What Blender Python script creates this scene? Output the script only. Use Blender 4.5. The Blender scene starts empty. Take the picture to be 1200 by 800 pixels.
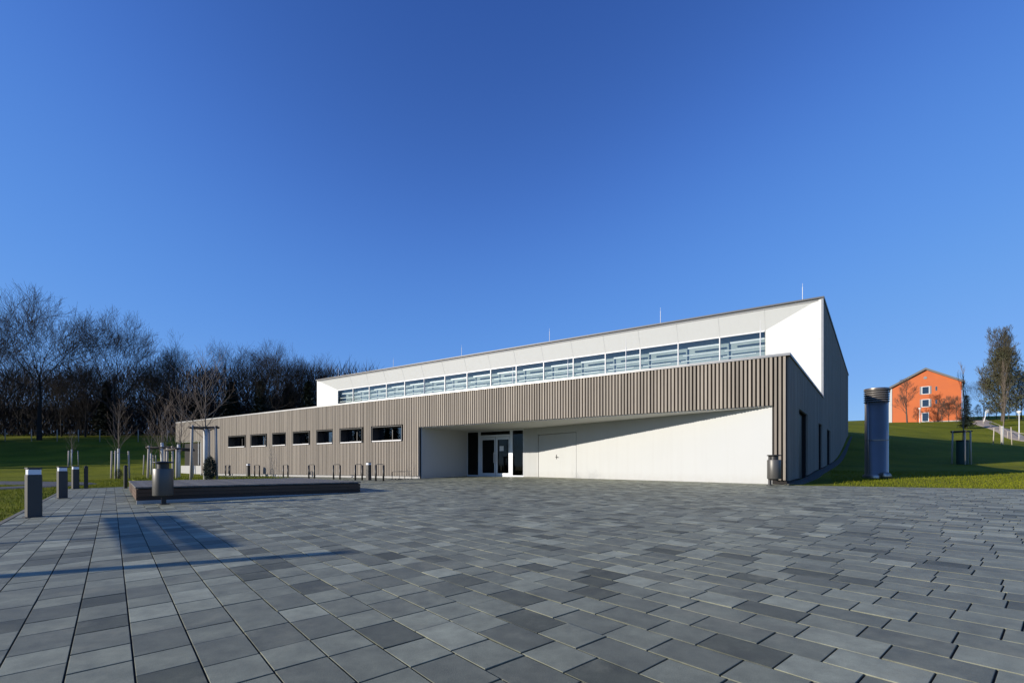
import bpy, bmesh, math, random
import numpy as np
from mathutils import Vector, Matrix

# ------------------------------------------------------------------ camera, sky, sun
sc = bpy.context.scene
col = sc.collection
F = 553.0
HOR = 544.7
cam_d = bpy.data.cameras.new("camera")
cam_d.sensor_fit = 'HORIZONTAL'; cam_d.sensor_width = 36.0
cam_d.lens = 36.0 * F / 1200.0
cam_d.shift_y = (HOR - 400.0) / 1200.0
cam_d.clip_start = 0.05; cam_d.clip_end = 3000
cam = bpy.data.objects.new("camera", cam_d)
cam.location = (0, 0, 0); cam.rotation_euler = (math.radians(90), 0, 0)
col.objects.link(cam); sc.camera = cam

SUN_EL = math.radians(16.0)
SUN_TRAVEL = math.radians(71.5)            # heading the light travels, clockwise from +Y
world = bpy.data.worlds.new("World"); sc.world = world; world.use_nodes = True
nt = world.node_tree; nt.nodes.clear()
sky = nt.nodes.new('ShaderNodeTexSky'); sky.sky_type = 'NISHITA'; sky.sun_disc = False
sky.sun_elevation = SUN_EL
sky.sun_rotation = SUN_TRAVEL + math.pi
sky.air_density = 1.0; sky.dust_density = 0.05; sky.ozone_density = 3.0; sky.altitude = 300
SKY_S = 0.11
def vmath(op, val, scale=None):
    n = nt.nodes.new('ShaderNodeVectorMath'); n.operation = op
    if scale is not None: n.inputs['Scale'].default_value = scale
    elif val is not None: n.inputs[1].default_value = val
    return n
pre = vmath('SCALE', None, SKY_S); gam = nt.nodes.new('ShaderNodeRGBCurve')
for ci, pts_ in enumerate((((0, 0), (.040, .018), (.0526, .033), (.1145, .100), (.35, .215), (1, .40)), ((0, 0), (.08, .06), (.1045, .104), (.231, .285), (.569, .445), (1, .60)), ((0, 0), (.15, .22), (.2075, .39), (.39, .735), (.657, .85), (1, .95)))):
    cv = gam.mapping.curves[ci]
    while len(cv.points) < len(pts_): cv.points.new(.5, .5)
    for p_, q_ in zip(cv.points, pts_): p_.location = q_
gam.mapping.use_clip = False; gam.mapping.update()
grd = vmath('MULTIPLY', (1 / SKY_S, 1 / SKY_S, 1 / SKY_S))
bg = nt.nodes.new('ShaderNodeBackground'); bg.inputs['Strength'].default_value = SKY_S / 1.2
wo = nt.nodes.new('ShaderNodeOutputWorld')
nt.links.new(sky.outputs[0], pre.inputs[0]); nt.links.new(pre.outputs[0], gam.inputs[1]); nt.links.new(gam.outputs[0], grd.inputs[0]); nt.links.new(grd.outputs[0], bg.inputs[0]); nt.links.new(bg.outputs[0], wo.inputs[0])

sun_d = bpy.data.lights.new("sun", 'SUN'); sun_d.energy = 5.0; sun_d.angle = math.radians(0.5)
sun_d.color = (1.0, 0.93, 0.83)
sun = bpy.data.objects.new("sun", sun_d); col.objects.link(sun)
tr = Vector((math.sin(SUN_TRAVEL) * math.cos(SUN_EL), math.cos(SUN_TRAVEL) * math.cos(SUN_EL), -math.sin(SUN_EL)))
sun.rotation_euler = tr.to_track_quat('-Z', 'Y').to_euler()
sc.view_settings.view_transform = 'Standard'; sc.view_settings.look = 'None'
sc.view_settings.exposure = math.log2(1.2); sc.view_settings.gamma = 1.0
sc.cycles.max_bounces = 6; sc.cycles.transparent_max_bounces = 12
sc.cycles.caustics_reflective = False; sc.cycles.caustics_refractive = False
random.seed(7); RNG = np.random.default_rng(11)

# ------------------------------------------------------------------ helpers
def tag(o, label=None, cat=None, group=None, kind=None):
    if label: o['label'] = label
    if cat: o['category'] = cat
    if group: o['group'] = group
    if kind: o['kind'] = kind
    return o
def empty(name, loc=(0, 0, 0), rz=0.0):
    o = bpy.data.objects.new(name, None); o.empty_display_size = .3
    o.location = loc; o.rotation_euler = (0, 0, rz); col.objects.link(o); return o
def copy_tree(o, parent=None):
    c = o.copy(); col.objects.link(c)
    if parent is not None: c.parent = parent
    for ch in [k for k in col.objects if k.parent == o]: copy_tree(ch, c)
    return c

class MB:
    """collects shapes; build() links them as ONE mesh object"""
    def __init__(s): s.v = []; s.f = []; s.sm = []; s.tone = []
    def add(s, vs, fs, smooth=False, tone=0.5):
        n = len(s.v); s.v.extend([tuple(p) for p in vs])
        for f in fs: s.f.append(tuple(i + n for i in f)); s.sm.append(smooth)
        s.tone.extend([tone] * len(vs))
    def hexa(s, p, tone=0.5):          # 8 points: bottom ring 0-3, top ring 4-7
        s.add(p, [(0, 3, 2, 1), (4, 5, 6, 7), (0, 1, 5, 4), (1, 2, 6, 5), (2, 3, 7, 6), (3, 0, 4, 7)], tone=tone)
    def box(s, x0, x1, y0, y1, z0, z1, tone=0.5):
        s.hexa([(x0, y0, z0), (x1, y0, z0), (x1, y1, z0), (x0, y1, z0), (x0, y0, z1), (x1, y0, z1), (x1, y1, z1), (x0, y1, z1)], tone)
    def prism(s, pts, z0, z1, tone=.5):   # pts ccw list of (x,y); z0/z1 number or function
        n = len(pts); a = z0 if callable(z0) else (lambda x, y: z0); b = z1 if callable(z1) else (lambda x, y: z1)
        vs = [(x, y, a(x, y)) for x, y in pts] + [(x, y, b(x, y)) for x, y in pts]
        fs = [tuple(range(n))[::-1], tuple(range(n, 2 * n))] + [(i, (i + 1) % n, n + (i + 1) % n, n + i) for i in range(n)]
        s.add(vs, fs, tone=tone)
    def lathe(s, prof, n=24, c=(0, 0, 0), smooth=True, caps=True):   # prof [(r,z)]
        vs = []; fs = []
        for r, z in prof:
            for k in range(n):
                a = 2 * math.pi * k / n; vs.append((c[0] + r * math.cos(a), c[1] + r * math.sin(a), c[2] + z))
        for i in range(len(prof) - 1):
            for k in range(n):
                k2 = (k + 1) % n; fs.append((i * n + k, i * n + k2, (i + 1) * n + k2, (i + 1) * n + k))
        s.add(vs, fs, smooth)
        if caps:
            s.add(vs[:n], [tuple(range(n))[::-1]]); s.add(vs[-n:], [tuple(range(n))])
    def tube(s, pts, rad, n=8, caps=True, smooth=True, tone=.5):
        pts = [Vector(p) for p in pts]; m = len(pts)
        if not hasattr(rad, '__len__'): rad = [rad] * m
        vs = []; up = Vector((0, 0, 1)); u0 = None
        for i, p in enumerate(pts):
            d = (pts[min(i + 1, m - 1)] - pts[max(i - 1, 0)]).normalized()
            if u0 is None:
                u0 = d.cross(up) if abs(d.z) < .95 else d.cross(Vector((1, 0, 0)))
            u = (u0 - d * u0.dot(d)).normalized(); u0 = u; w = d.cross(u)
            for k in range(n):
                a = 2 * math.pi * k / n; vs.append(p + (u * math.cos(a) + w * math.sin(a)) * rad[i])
        fs = [(i * n + k, i * n + (k + 1) % n, (i + 1) * n + (k + 1) % n, (i + 1) * n + k) for i in range(m - 1) for k in range(n)]
        if caps: fs += [tuple(range(n))[::-1], tuple(range((m - 1) * n, m * n))]
        s.add(vs, fs, smooth, tone)
    def build(s, name, mat, parent=None, bevel=0.0, tone=False):
        me = bpy.data.meshes.new(name); me.from_pydata(s.v, [], s.f); me.update()
        me.polygons.foreach_set('use_smooth', s.sm)
        if tone:
            at = me.attributes.new('tone', 'FLOAT', 'POINT'); at.data.foreach_set('value', s.tone)
        bm = bmesh.new(); bm.from_mesh(me); bmesh.ops.recalc_face_normals(bm, faces=bm.faces)
        if bevel > 0:
            es = [e for e in bm.edges if len(e.link_faces) == 2 and e.calc_face_angle(0) > .6]
            bmesh.ops.bevel(bm, geom=es, offset=bevel, segments=2, affect='EDGES', profile=.5)
        bm.to_mesh(me); bm.free()
        me.materials.append(mat)
        o = bpy.data.objects.new(name, me); col.objects.link(o)
        if parent is not None: o.parent = parent
        return o

def fast_mesh(name, verts, faces, mat, parent=None, smooth=False, tone=None):
    """verts Nx3 array, faces MxK array (all the same K)"""
    verts = np.asarray(verts, np.float32); faces = np.asarray(faces, np.int32)
    me = bpy.data.meshes.new(name); M, K = faces.shape
    me.vertices.add(len(verts)); me.vertices.foreach_set('co', verts.ravel())
    me.loops.add(M * K); me.loops.foreach_set('vertex_index', faces.ravel())
    me.polygons.add(M); me.polygons.foreach_set('loop_start', np.arange(0, M * K, K, dtype=np.int32))
    me.polygons.foreach_set('loop_total', np.full(M, K, np.int32))
    me.polygons.foreach_set('use_smooth', np.full(M, smooth))
    if tone is not None:
        at = me.attributes.new('tone', 'FLOAT', 'POINT'); at.data.foreach_set('value', np.asarray(tone, np.float32))
    me.update(calc_edges=True); me.validate()
    me.materials.append(mat)
    o = bpy.data.objects.new(name, me); col.objects.link(o)
    if parent is not None: o.parent = parent
    return o

# ------------------------------------------------------------------ materials
def mat(name, base, rough=.6, metal=0., noise=0.0, scale=3.0, col2=None, bump=0.0, bscale=40., spec=.5, stretch=None, tone=None, tonecol=None, coat=0):
    m = bpy.data.materials.new(name); m.use_nodes = True; t = m.node_tree; b = t.nodes['Principled BSDF']
    b.inputs['Roughness'].default_value = rough; b.inputs['Metallic'].default_value = metal
    b.inputs['Specular IOR Level'].default_value = spec
    tc = t.nodes.new('ShaderNodeTexCoord'); mp = t.nodes.new('ShaderNodeMapping')
    t.links.new(tc.outputs['Object'], mp.inputs[0])
    if stretch: mp.inputs['Scale'].default_value = stretch
    c2 = col2 or tuple(min(1, c * .6) for c in base)
    src = None
    if noise > 0 or col2:
        n = t.nodes.new('ShaderNodeTexNoise'); n.inputs['Scale'].default_value = scale; n.inputs['Detail'].default_value = 6; n.inputs['Roughness'].default_value = .65
        t.links.new(mp.outputs[0], n.inputs[0])
        r = t.nodes.new('ShaderNodeValToRGB'); r.color_ramp.elements[0].position = .5 - .22; r.color_ramp.elements[1].position = .5 + .22
        k = noise if noise > 0 else 1
        r.color_ramp.elements[0].color = tuple(base[i] * (1 - k) + c2[i] * k for i in range(3)) + (1,)
        r.color_ramp.elements[1].color = tuple(base) + (1,)
        t.links.new(n.outputs[0], r.inputs[0]); src = r.outputs[0]
        rr = t.nodes.new('ShaderNodeMapRange'); rr.inputs['To Min'].default_value = max(0, rough - .08); rr.inputs['To Max'].default_value = min(1, rough + .1)
        t.links.new(n.outputs[0], rr.inputs[0]); t.links.new(rr.outputs[0], b.inputs['Roughness'])
    if tone:
        at = t.nodes.new('ShaderNodeAttribute'); at.attribute_name = 'tone'
        mr = t.nodes.new('ShaderNodeMapRange'); mr.inputs['To Min'].default_value = tone[0]; mr.inputs['To Max'].default_value = tone[1]
        t.links.new(at.outputs['Fac'], mr.inputs[0])
        vm = t.nodes.new('ShaderNodeVectorMath'); vm.operation = 'SCALE'
        if src: t.links.new(src, vm.inputs[0])
        else: vm.inputs[0].default_value = base
        t.links.new(mr.outputs[0], vm.inputs['Scale']); src = vm.outputs[0]
    if src: t.links.new(src, b.inputs['Base Color'])
    else: b.inputs['Base Color'].default_value = tuple(base) + (1,)
    if bump > 0:
        n2 = t.nodes.new('ShaderNodeTexNoise'); n2.inputs['Scale'].default_value = bscale; n2.inputs['Detail'].default_value = 5
        t.links.new(mp.outputs[0], n2.inputs[0])
        bp = t.nodes.new('ShaderNodeBump'); bp.inputs['Strength'].default_value = bump; bp.inputs['Distance'].default_value = .02
        t.links.new(n2.outputs[0], bp.inputs['Height']); t.links.new(bp.outputs[0], b.inputs['Normal'])
    return m
def glass_mat(name, tint, refl, top=1.0, base=(.02, .025, .03)):
    m = bpy.data.materials.new(name); m.use_nodes = True; t = m.node_tree; t.nodes.clear()
    out = t.nodes.new('ShaderNodeOutputMaterial'); g = t.nodes.new('ShaderNodeBsdfGlossy'); g.inputs['Roughness'].default_value = .01
    g.inputs['Color'].default_value = (.95, .97, 1, 1)
    tr_ = t.nodes.new('ShaderNodeBsdfTransparent'); tr_.inputs[0].default_value = tint + (1,)
    lw = t.nodes.new('ShaderNodeFresnel'); ge = t.nodes.new('ShaderNodeNewGeometry'); io = t.nodes.new('ShaderNodeMapRange')
    io.inputs['To Min'].default_value = 1.5; io.inputs['To Max'].default_value = 1 / 1.5; t.links.new(ge.outputs['Backfacing'], io.inputs[0]); t.links.new(io.outputs[0], lw.inputs[0])
    mr = t.nodes.new('ShaderNodeMapRange'); mr.inputs['To Min'].default_value = refl; mr.inputs['To Max'].default_value = top
    t.links.new(lw.outputs[0], mr.inputs[0])
    mx = t.nodes.new('ShaderNodeMixShader'); t.links.new(mr.outputs[0], mx.inputs[0]); t.links.new(tr_.outputs[0], mx.inputs[1]); t.links.new(g.outputs[0], mx.inputs[2])
    n = t.nodes.new('ShaderNodeTexNoise'); n.inputs['Scale'].default_value = .8; bp = t.nodes.new('ShaderNodeBump'); bp.inputs['Strength'].default_value = .04; bp.inputs['Distance'].default_value = .02
    t.links.new(n.outputs[0], bp.inputs['Height']); t.links.new(bp.outputs[0], g.inputs['Normal'])
    t.links.new(mx.outputs[0], out.inputs[0]); return m

M = {}
M['batten'] = mat('weathered_batten', (0.345, 0.300, 0.240), .75, noise=.55, scale=1.2, col2=(.18, .15, .12), stretch=(6, 6, .35), bump=.25, bscale=14, tone=(.70, 1.22))
M['substrate'] = mat('dark_substrate', (.018, .015, .013), .9)
M['white'] = mat('white_render', (0.475, 0.480, 0.460), .8, noise=.06, scale=.7, col2=(.6, .58, .55), bump=.06, bscale=60)
M['panel'] = mat('white_panel', (0.570, 0.575, 0.540), .5, noise=.06, scale=.5, col2=(.6, .6, .56))
M['joint'] = mat('panel_joint', (.50, .50, .47), .7)
M['soffit'] = mat('soffit_board', (0.680, 0.670, 0.630), .7, noise=.05, scale=1)
M['cap'] = mat('zinc_cap', (.36, .355, .34), .38, metal=.5, noise=.2, scale=2, col2=(.3, .3, .3))
M['dark_metal'] = mat('dark_metal', (.022, .021, .020), .45, noise=.3, scale=8)
M['alu'] = mat('aluminium_frame', (.62, .64, .66), .35, metal=.3)
M['white_metal'] = mat('white_metal', (.72, .71, .68), .4)
M['glass'] = glass_mat('clerestory_glass', (.95, .98, .97), .03)
M['dglass'] = glass_mat('entrance_glass', (.26, .33, .30), .0, .55)
M['dpane'] = glass_mat('dark_pane', (.05, .06, .06), .12)
M['room'] = mat('interior_wall', (.16, .16, .15), .8)
M['roof'] = mat('roof_membrane', (.3, .3, .3), .8, noise=.2, scale=1)
M['black'] = mat('black_void', (.012, .012, .014), .6)
M['bollard'] = mat('bollard_coating', (0.055, 0.050, 0.042), .55, noise=.2, scale=6, bump=.05, bscale=200)
M['diffuser'] = mat('lamp_diffuser', (.78, .80, .84), .3)
M['steel'] = mat('brushed_steel', (.52, .45, .37), .36, metal=.9, noise=.25, scale=1.5, col2=(.42, .36, .29), stretch=(1, 1, 5), bump=.05, bscale=6)
M['louvre'] = mat('louvre_metal', (.22, .20, .175), .45, metal=.6)
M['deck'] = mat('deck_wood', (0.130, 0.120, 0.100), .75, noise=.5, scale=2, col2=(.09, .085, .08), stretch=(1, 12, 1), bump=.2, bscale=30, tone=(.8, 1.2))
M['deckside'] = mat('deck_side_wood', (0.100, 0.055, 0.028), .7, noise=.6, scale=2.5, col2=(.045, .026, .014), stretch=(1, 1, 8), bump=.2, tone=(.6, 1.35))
M['concrete'] = mat('concrete', (.42, .41, .39), .85, noise=.3, scale=4, bump=.15)
M['stake'] = mat('stake_wood', (0.460, 0.400, 0.320), .8, noise=.5, scale=5, stretch=(4, 4, .5), bump=.2)
M['bark'] = mat('bark', (.085, .068, .055), .9, noise=.6, scale=6, col2=(.045, .04, .03), stretch=(3, 3, .7), bump=.5, bscale=20)
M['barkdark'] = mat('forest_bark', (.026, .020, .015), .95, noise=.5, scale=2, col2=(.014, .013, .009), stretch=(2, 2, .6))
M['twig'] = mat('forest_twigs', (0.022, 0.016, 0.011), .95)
M['twiglight'] = mat('young_twigs', (.20, .15, .11), .85)
M['guard'] = mat('trunk_wrap', (.62, .60, .54), .9, noise=.3, scale=12)
M['greenmesh'] = mat('green_guard', (.03, .07, .05), .7)
M['orange'] = mat('orange_render', (0.520, 0.132, 0.038), .85, noise=.5, scale=.6, col2=(.38, .09, .03))
M['rooftile'] = mat('house_roof', (.13, .125, .12), .7)
M['grey'] = mat('grey_panel', (.20, .20, .20), .6)
M['asphalt'] = mat('asphalt', (.062, .064, .07), .85, noise=.3, scale=1.2, bump=.3, bscale=150)
M['sand'] = mat('path_sand', (0.380, 0.310, 0.230), .95, noise=.4, scale=1.5)
M['gravel'] = mat('gravel', (.10, .10, .08), .95, noise=.7, scale=60, bump=.6, bscale=90)
M['needle'] = mat('needles', (.020, .034, .018), .9, noise=.5, scale=3)
M['olive'] = mat('ivy_leaves', (.060, .062, .026), .85, noise=.5, scale=3)
M['olivetwig'] = mat('olive_twigs', (.085, .072, .038), .95)
M['bush'] = mat('bush_twigs', (.115, .075, .052), .95)
M['edge'] = mat('edging_concrete', (0.155, 0.150, 0.120), .9, noise=.4, scale=3, bump=.2)
M['jointsand'] = mat('joint_sand', (.030, .030, .024), 1.0, noise=.7, scale=25, col2=(.018, .018, .018))
M['green'] = None
def leafmat(name, a, b, c, scale=1.0):
    m = bpy.data.materials.new(name); m.use_nodes = True; t = m.node_tree; p = t.nodes['Principled BSDF']
    g = t.nodes.new('ShaderNodeNewGeometry')
    n1 = t.nodes.new('ShaderNodeTexNoise'); n1.inputs['Scale'].default_value = .22 * scale; n1.inputs['Detail'].default_value = 4
    n2 = t.nodes.new('ShaderNodeTexNoise'); n2.inputs['Scale'].default_value = 5 * scale; n2.inputs['Detail'].default_value = 8; n2.inputs['Roughness'].default_value = .7
    t.links.new(g.outputs['Position'], n1.inputs[0]); t.links.new(g.outputs['Position'], n2.inputs[0])
    r1 = t.nodes.new('ShaderNodeValToRGB'); r1.color_ramp.elements[0].position = .35; r1.color_ramp.elements[1].position = .65
    r1.color_ramp.elements[0].color = a + (1,); r1.color_ramp.elements[1].color = b + (1,)
    t.links.new(n1.outputs[0], r1.inputs[0])
    mx = t.nodes.new('ShaderNodeMix'); mx.data_type = 'RGBA'
    r2 = t.nodes.new('ShaderNodeMapRange'); r2.inputs['From Min'].default_value = .45; r2.inputs['From Max'].default_value = .75
    t.links.new(n2.outputs[0], r2.inputs[0]); t.links.new(r2.outputs[0], mx.inputs[0])
    t.links.new(r1.outputs[0], mx.inputs[6]); mx.inputs[7].default_value = c + (1,)
    t.links.new(mx.outputs[2], p.inputs['Base Color']); p.inputs['Roughness'].default_value = .9; p.inputs['Specular IOR Level'].default_value = .05
    bp = t.nodes.new('ShaderNodeBump'); bp.inputs['Strength'].default_value = .8; bp.inputs['Distance'].default_value = .06
    n3 = t.nodes.new('ShaderNodeTexNoise'); n3.inputs['Scale'].default_value = 14; n3.inputs['Detail'].default_value = 6
    t.links.new(g.outputs['Position'], n3.inputs[0]); t.links.new(n3.outputs[0], bp.inputs['Height']); t.links.new(bp.outputs[0], p.inputs['Normal'])
    return m
M['lawn'] = leafmat('lawn', (.095, .122, .006), (.18, .195, .010), (.21, .175, .04))
M['blade'] = leafmat('grass_blades', (.125, .150, .008), (.175, .195, .010), (.20, .175, .03))

def weather(m, z_base, streak=.10, splash=.25):
    # rain streaks from the top and splashed dirt along the foot of a rendered wall
    t = m.node_tree; p = t.nodes['Principled BSDF']; src = p.inputs['Base Color'].links[0].from_socket
    g = t.nodes.new('ShaderNodeNewGeometry'); mp = t.nodes.new('ShaderNodeMapping'); mp.inputs['Scale'].default_value = (2.2, 2.2, .12)
    t.links.new(g.outputs['Position'], mp.inputs[0]); n = t.nodes.new('ShaderNodeTexNoise'); n.inputs['Scale'].default_value = 2.0; n.inputs['Detail'].default_value = 6
    t.links.new(mp.outputs[0], n.inputs[0]); a = t.nodes.new('ShaderNodeMapRange'); a.inputs['From Min'].default_value = .5; a.inputs['From Max'].default_value = .8; a.inputs['To Max'].default_value = streak
    t.links.new(n.outputs[0], a.inputs[0])
    sx_ = t.nodes.new('ShaderNodeSeparateXYZ'); t.links.new(g.outputs['Position'], sx_.inputs[0])
    n2 = t.nodes.new('ShaderNodeTexNoise'); n2.inputs['Scale'].default_value = 6; n2.inputs['Detail'].default_value = 5; t.links.new(g.outputs['Position'], n2.inputs[0])
    b = t.nodes.new('ShaderNodeMapRange'); b.inputs['From Min'].default_value = z_base + .42; b.inputs['From Max'].default_value = z_base; b.inputs['To Max'].default_value = splash * 2
    t.links.new(sx_.outputs['Z'], b.inputs[0]); mu = t.nodes.new('ShaderNodeMath'); mu.operation = 'MULTIPLY'; t.links.new(b.outputs[0], mu.inputs[0]); t.links.new(n2.outputs[0], mu.inputs[1])
    ad = t.nodes.new('ShaderNodeMath'); ad.operation = 'ADD'; ad.use_clamp = True; t.links.new(a.outputs[0], ad.inputs[0]); t.links.new(mu.outputs[0], ad.inputs[1])
    mx = t.nodes.new('ShaderNodeMix'); mx.data_type = 'RGBA'; t.links.new(ad.outputs[0], mx.inputs[0]); t.links.new(src, mx.inputs[6]); mx.inputs[7].default_value = (.30, .27, .22, 1)
    t.links.new(mx.outputs[2], p.inputs['Base Color'])
weather(M['white'], -.70, .10, .22); weather(M['panel'], -9, .07, 0)
def paver_mat():
    m = bpy.data.materials.new('concrete_pavers'); m.use_nodes = True; t = m.node_tree; p = t.nodes['Principled BSDF']
    at = t.nodes.new('ShaderNodeAttribute'); at.attribute_name = 'tone'
    tc = t.nodes.new('ShaderNodeTexCoord')
    r = t.nodes.new('ShaderNodeValToRGB'); e = r.color_ramp.elements
    e[0].position = 0; e[0].color = (0.080, 0.083, 0.055, 1); e[1].position = 1; e[1].color = (0.365, 0.371, 0.267, 1)
    for pos, c in ((.28, (0.164, 0.168, 0.122)), (.55, (0.222, 0.227, 0.162)), (.8, (0.281, 0.287, 0.205))):
        q = e.new(pos); q.color = c + (1,)
    t.links.new(at.outputs['Fac'], r.inputs[0])
    n1 = t.nodes.new('ShaderNodeTexNoise'); n1.inputs['Scale'].default_value = 7; n1.inputs['Detail'].default_value = 7; n1.inputs['Roughness'].default_value = .68
    n2 = t.nodes.new('ShaderNodeTexNoise'); n2.inputs['Scale'].default_value = .55; n2.inputs['Detail'].default_value = 4
    n4 = t.nodes.new('ShaderNodeTexNoise'); n4.inputs['Scale'].default_value = 260; n4.inputs['Detail'].default_value = 2
    for n in (n1, n2, n4): t.links.new(tc.outputs['Object'], n.inputs[0])
    a1 = t.nodes.new('ShaderNodeMapRange'); a1.inputs['From Min'].default_value = .25; a1.inputs['From Max'].default_value = .75; a1.inputs['To Min'].default_value = .70; a1.inputs['To Max'].default_value = 1.3
    a2 = t.nodes.new('ShaderNodeMapRange'); a2.inputs['From Min'].default_value = .3; a2.inputs['From Max'].default_value = .7; a2.inputs['To Min'].default_value = .9; a2.inputs['To Max'].default_value = 1.1
    a4 = t.nodes.new('ShaderNodeMapRange'); a4.inputs['From Min'].default_value = .3; a4.inputs['From Max'].default_value = .7; a4.inputs['To Min'].default_value = .86; a4.inputs['To Max'].default_value = 1.14
    t.links.new(n1.outputs[0], a1.inputs[0]); t.links.new(n2.outputs[0], a2.inputs[0]); t.links.new(n4.outputs[0], a4.inputs[0])
    mu = t.nodes.new('ShaderNodeMath'); mu.operation = 'MULTIPLY'; t.links.new(a1.outputs[0], mu.inputs[0]); t.links.new(a2.outputs[0], mu.inputs[1])
    mu2 = t.nodes.new('ShaderNodeMath'); mu2.operation = 'MULTIPLY'; t.links.new(mu.outputs[0], mu2.inputs[0]); t.links.new(a4.outputs[0], mu2.inputs[1])
    vm = t.nodes.new('ShaderNodeVectorMath'); vm.operation = 'SCALE'; t.links.new(r.outputs[0], vm.inputs[0]); t.links.new(mu2.outputs[0], vm.inputs['Scale'])
    # pale lime bloom, moss and dirt stains
    n5 = t.nodes.new('ShaderNodeTexNoise'); n5.inputs['Scale'].default_value = 2.1; n5.inputs['Detail'].default_value = 8; n5.inputs['Roughness'].default_value = .7
    t.links.new(tc.outputs['Object'], n5.inputs[0])
    s5 = t.nodes.new('ShaderNodeMapRange'); s5.inputs['From Min'].default_value = .54; s5.inputs['From Max'].default_value = .8; s5.inputs['To Max'].default_value = .75
    t.links.new(n5.outputs[0], s5.inputs[0])
    mx = t.nodes.new('ShaderNodeMix'); mx.data_type = 'RGBA'; t.links.new(s5.outputs[0], mx.inputs[0]); t.links.new(vm.outputs[0], mx.inputs[6]); mx.inputs[7].default_value = (0.322, 0.308, 0.211, 1)
    n6 = t.nodes.new('ShaderNodeTexNoise'); n6.inputs['Scale'].default_value = 1.1; n6.inputs['Detail'].default_value = 9; n6.inputs['Roughness'].default_value = .75; n6.inputs['Distortion'].default_value = .6
    t.links.new(tc.outputs['Object'], n6.inputs[0]); s6 = t.nodes.new('ShaderNodeMapRange'); s6.inputs['From Min'].default_value = .55; s6.inputs['From Max'].default_value = .78; s6.inputs['To Max'].default_value = .6
    t.links.new(n6.outputs[0], s6.inputs[0]); m6 = t.nodes.new('ShaderNodeMix'); m6.data_type = 'RGBA'; t.links.new(s6.outputs[0], m6.inputs[0]); t.links.new(mx.outputs[2], m6.inputs[6]); m6.inputs[7].default_value = (.115, .112, .085, 1)
    t.links.new(m6.outputs[2], p.inputs['Base Color'])
    p.inputs['Specular IOR Level'].default_value = .28
    rr = t.nodes.new('ShaderNodeMapRange'); rr.inputs['To Min'].default_value = .5; rr.inputs['To Max'].default_value = .72
    t.links.new(n1.outputs[0], rr.inputs[0]); t.links.new(rr.outputs[0], p.inputs['Roughness'])
    n3 = t.nodes.new('ShaderNodeTexNoise'); n3.inputs['Scale'].default_value = 190; n3.inputs['Detail'].default_value = 4
    t.links.new(tc.outputs['Object'], n3.inputs[0])
    bp = t.nodes.new('ShaderNodeBump'); bp.inputs['Strength'].default_value = .35; bp.inputs['Distance'].default_value = .004
    t.links.new(n3.outputs[0], bp.inputs['Height']); t.links.new(bp.outputs[0], p.inputs['Normal'])
    return m
M['paver'] = paver_mat()

# ------------------------------------------------------------------ frames of reference
def at(px, d): return (px - 600.0) / F * d
def G(x, y): return -.933 + .01223 * x + .01113 * y
E1 = np.array((-.6467, .7627)); E2 = np.array((.7627, .6467))        # paving rows / across rows
def e2w(u, v): return (E1[0] * u + E2[0] * v, E1[1] * u + E2[1] * v)
C0 = np.array((9.2, 15.8)); A = np.array((-.834, .5524)); B = np.array((.612, .791))
def P(t, q): return (C0[0] + A[0] * t + B[0] * q, C0[1] + A[1] * t + B[1] * q)
def tt(px, q=0.0):                    # facade coordinate seen at a picture column, on the plane q
    r = (px - 600) / F; x0, y0 = C0 + B * q
    return (x0 - r * y0) / (r * A[1] - A[0])
def qq(px, t=0.0):
    r = (px - 600) / F; x0, y0 = C0 + A * t
    return (r * y0 - x0) / (B[0] - r * B[1])

# ------------------------------------------------------------------ terrain
PLAZA = [e2w(-9, -1.35), e2w(25.4, -1.35), e2w(25.4, 5.9), e2w(33.0, 5.9)]
lf = P(46.5, 4.4)
PLAZA += [lf, P(-.02, 4.4), P(-.02, -.62), P(-13, -.62), (19.5, 1.0), (12, -6)]
def in_plaza_dist(x, y):              # signed-ish: 0 inside, distance outside
    x = np.asarray(x, float); y = np.asarray(y, float)
    inside = np.zeros(x.shape, bool); dist = np.full(x.shape, 1e9); n = len(PLAZA)
    for i in range(n):
        x1, y1 = PLAZA[i]; x2, y2 = PLAZA[(i + 1) % n]
        cond = ((y1 > y) != (y2 > y)); xi = (x2 - x1) * (y - y1) / ((y2 - y1) if abs(y2 - y1) > 1e-9 else 1e-9) + x1
        inside ^= cond & (x < xi)
        dx, dy = x2 - x1, y2 - y1; s = np.clip(((x - x1) * dx + (y - y1) * dy) / (dx * dx + dy * dy), 0, 1)
        dist = np.minimum(dist, np.hypot(x - x1 - s * dx, y - y1 - s * dy))
    return inside, dist
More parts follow.
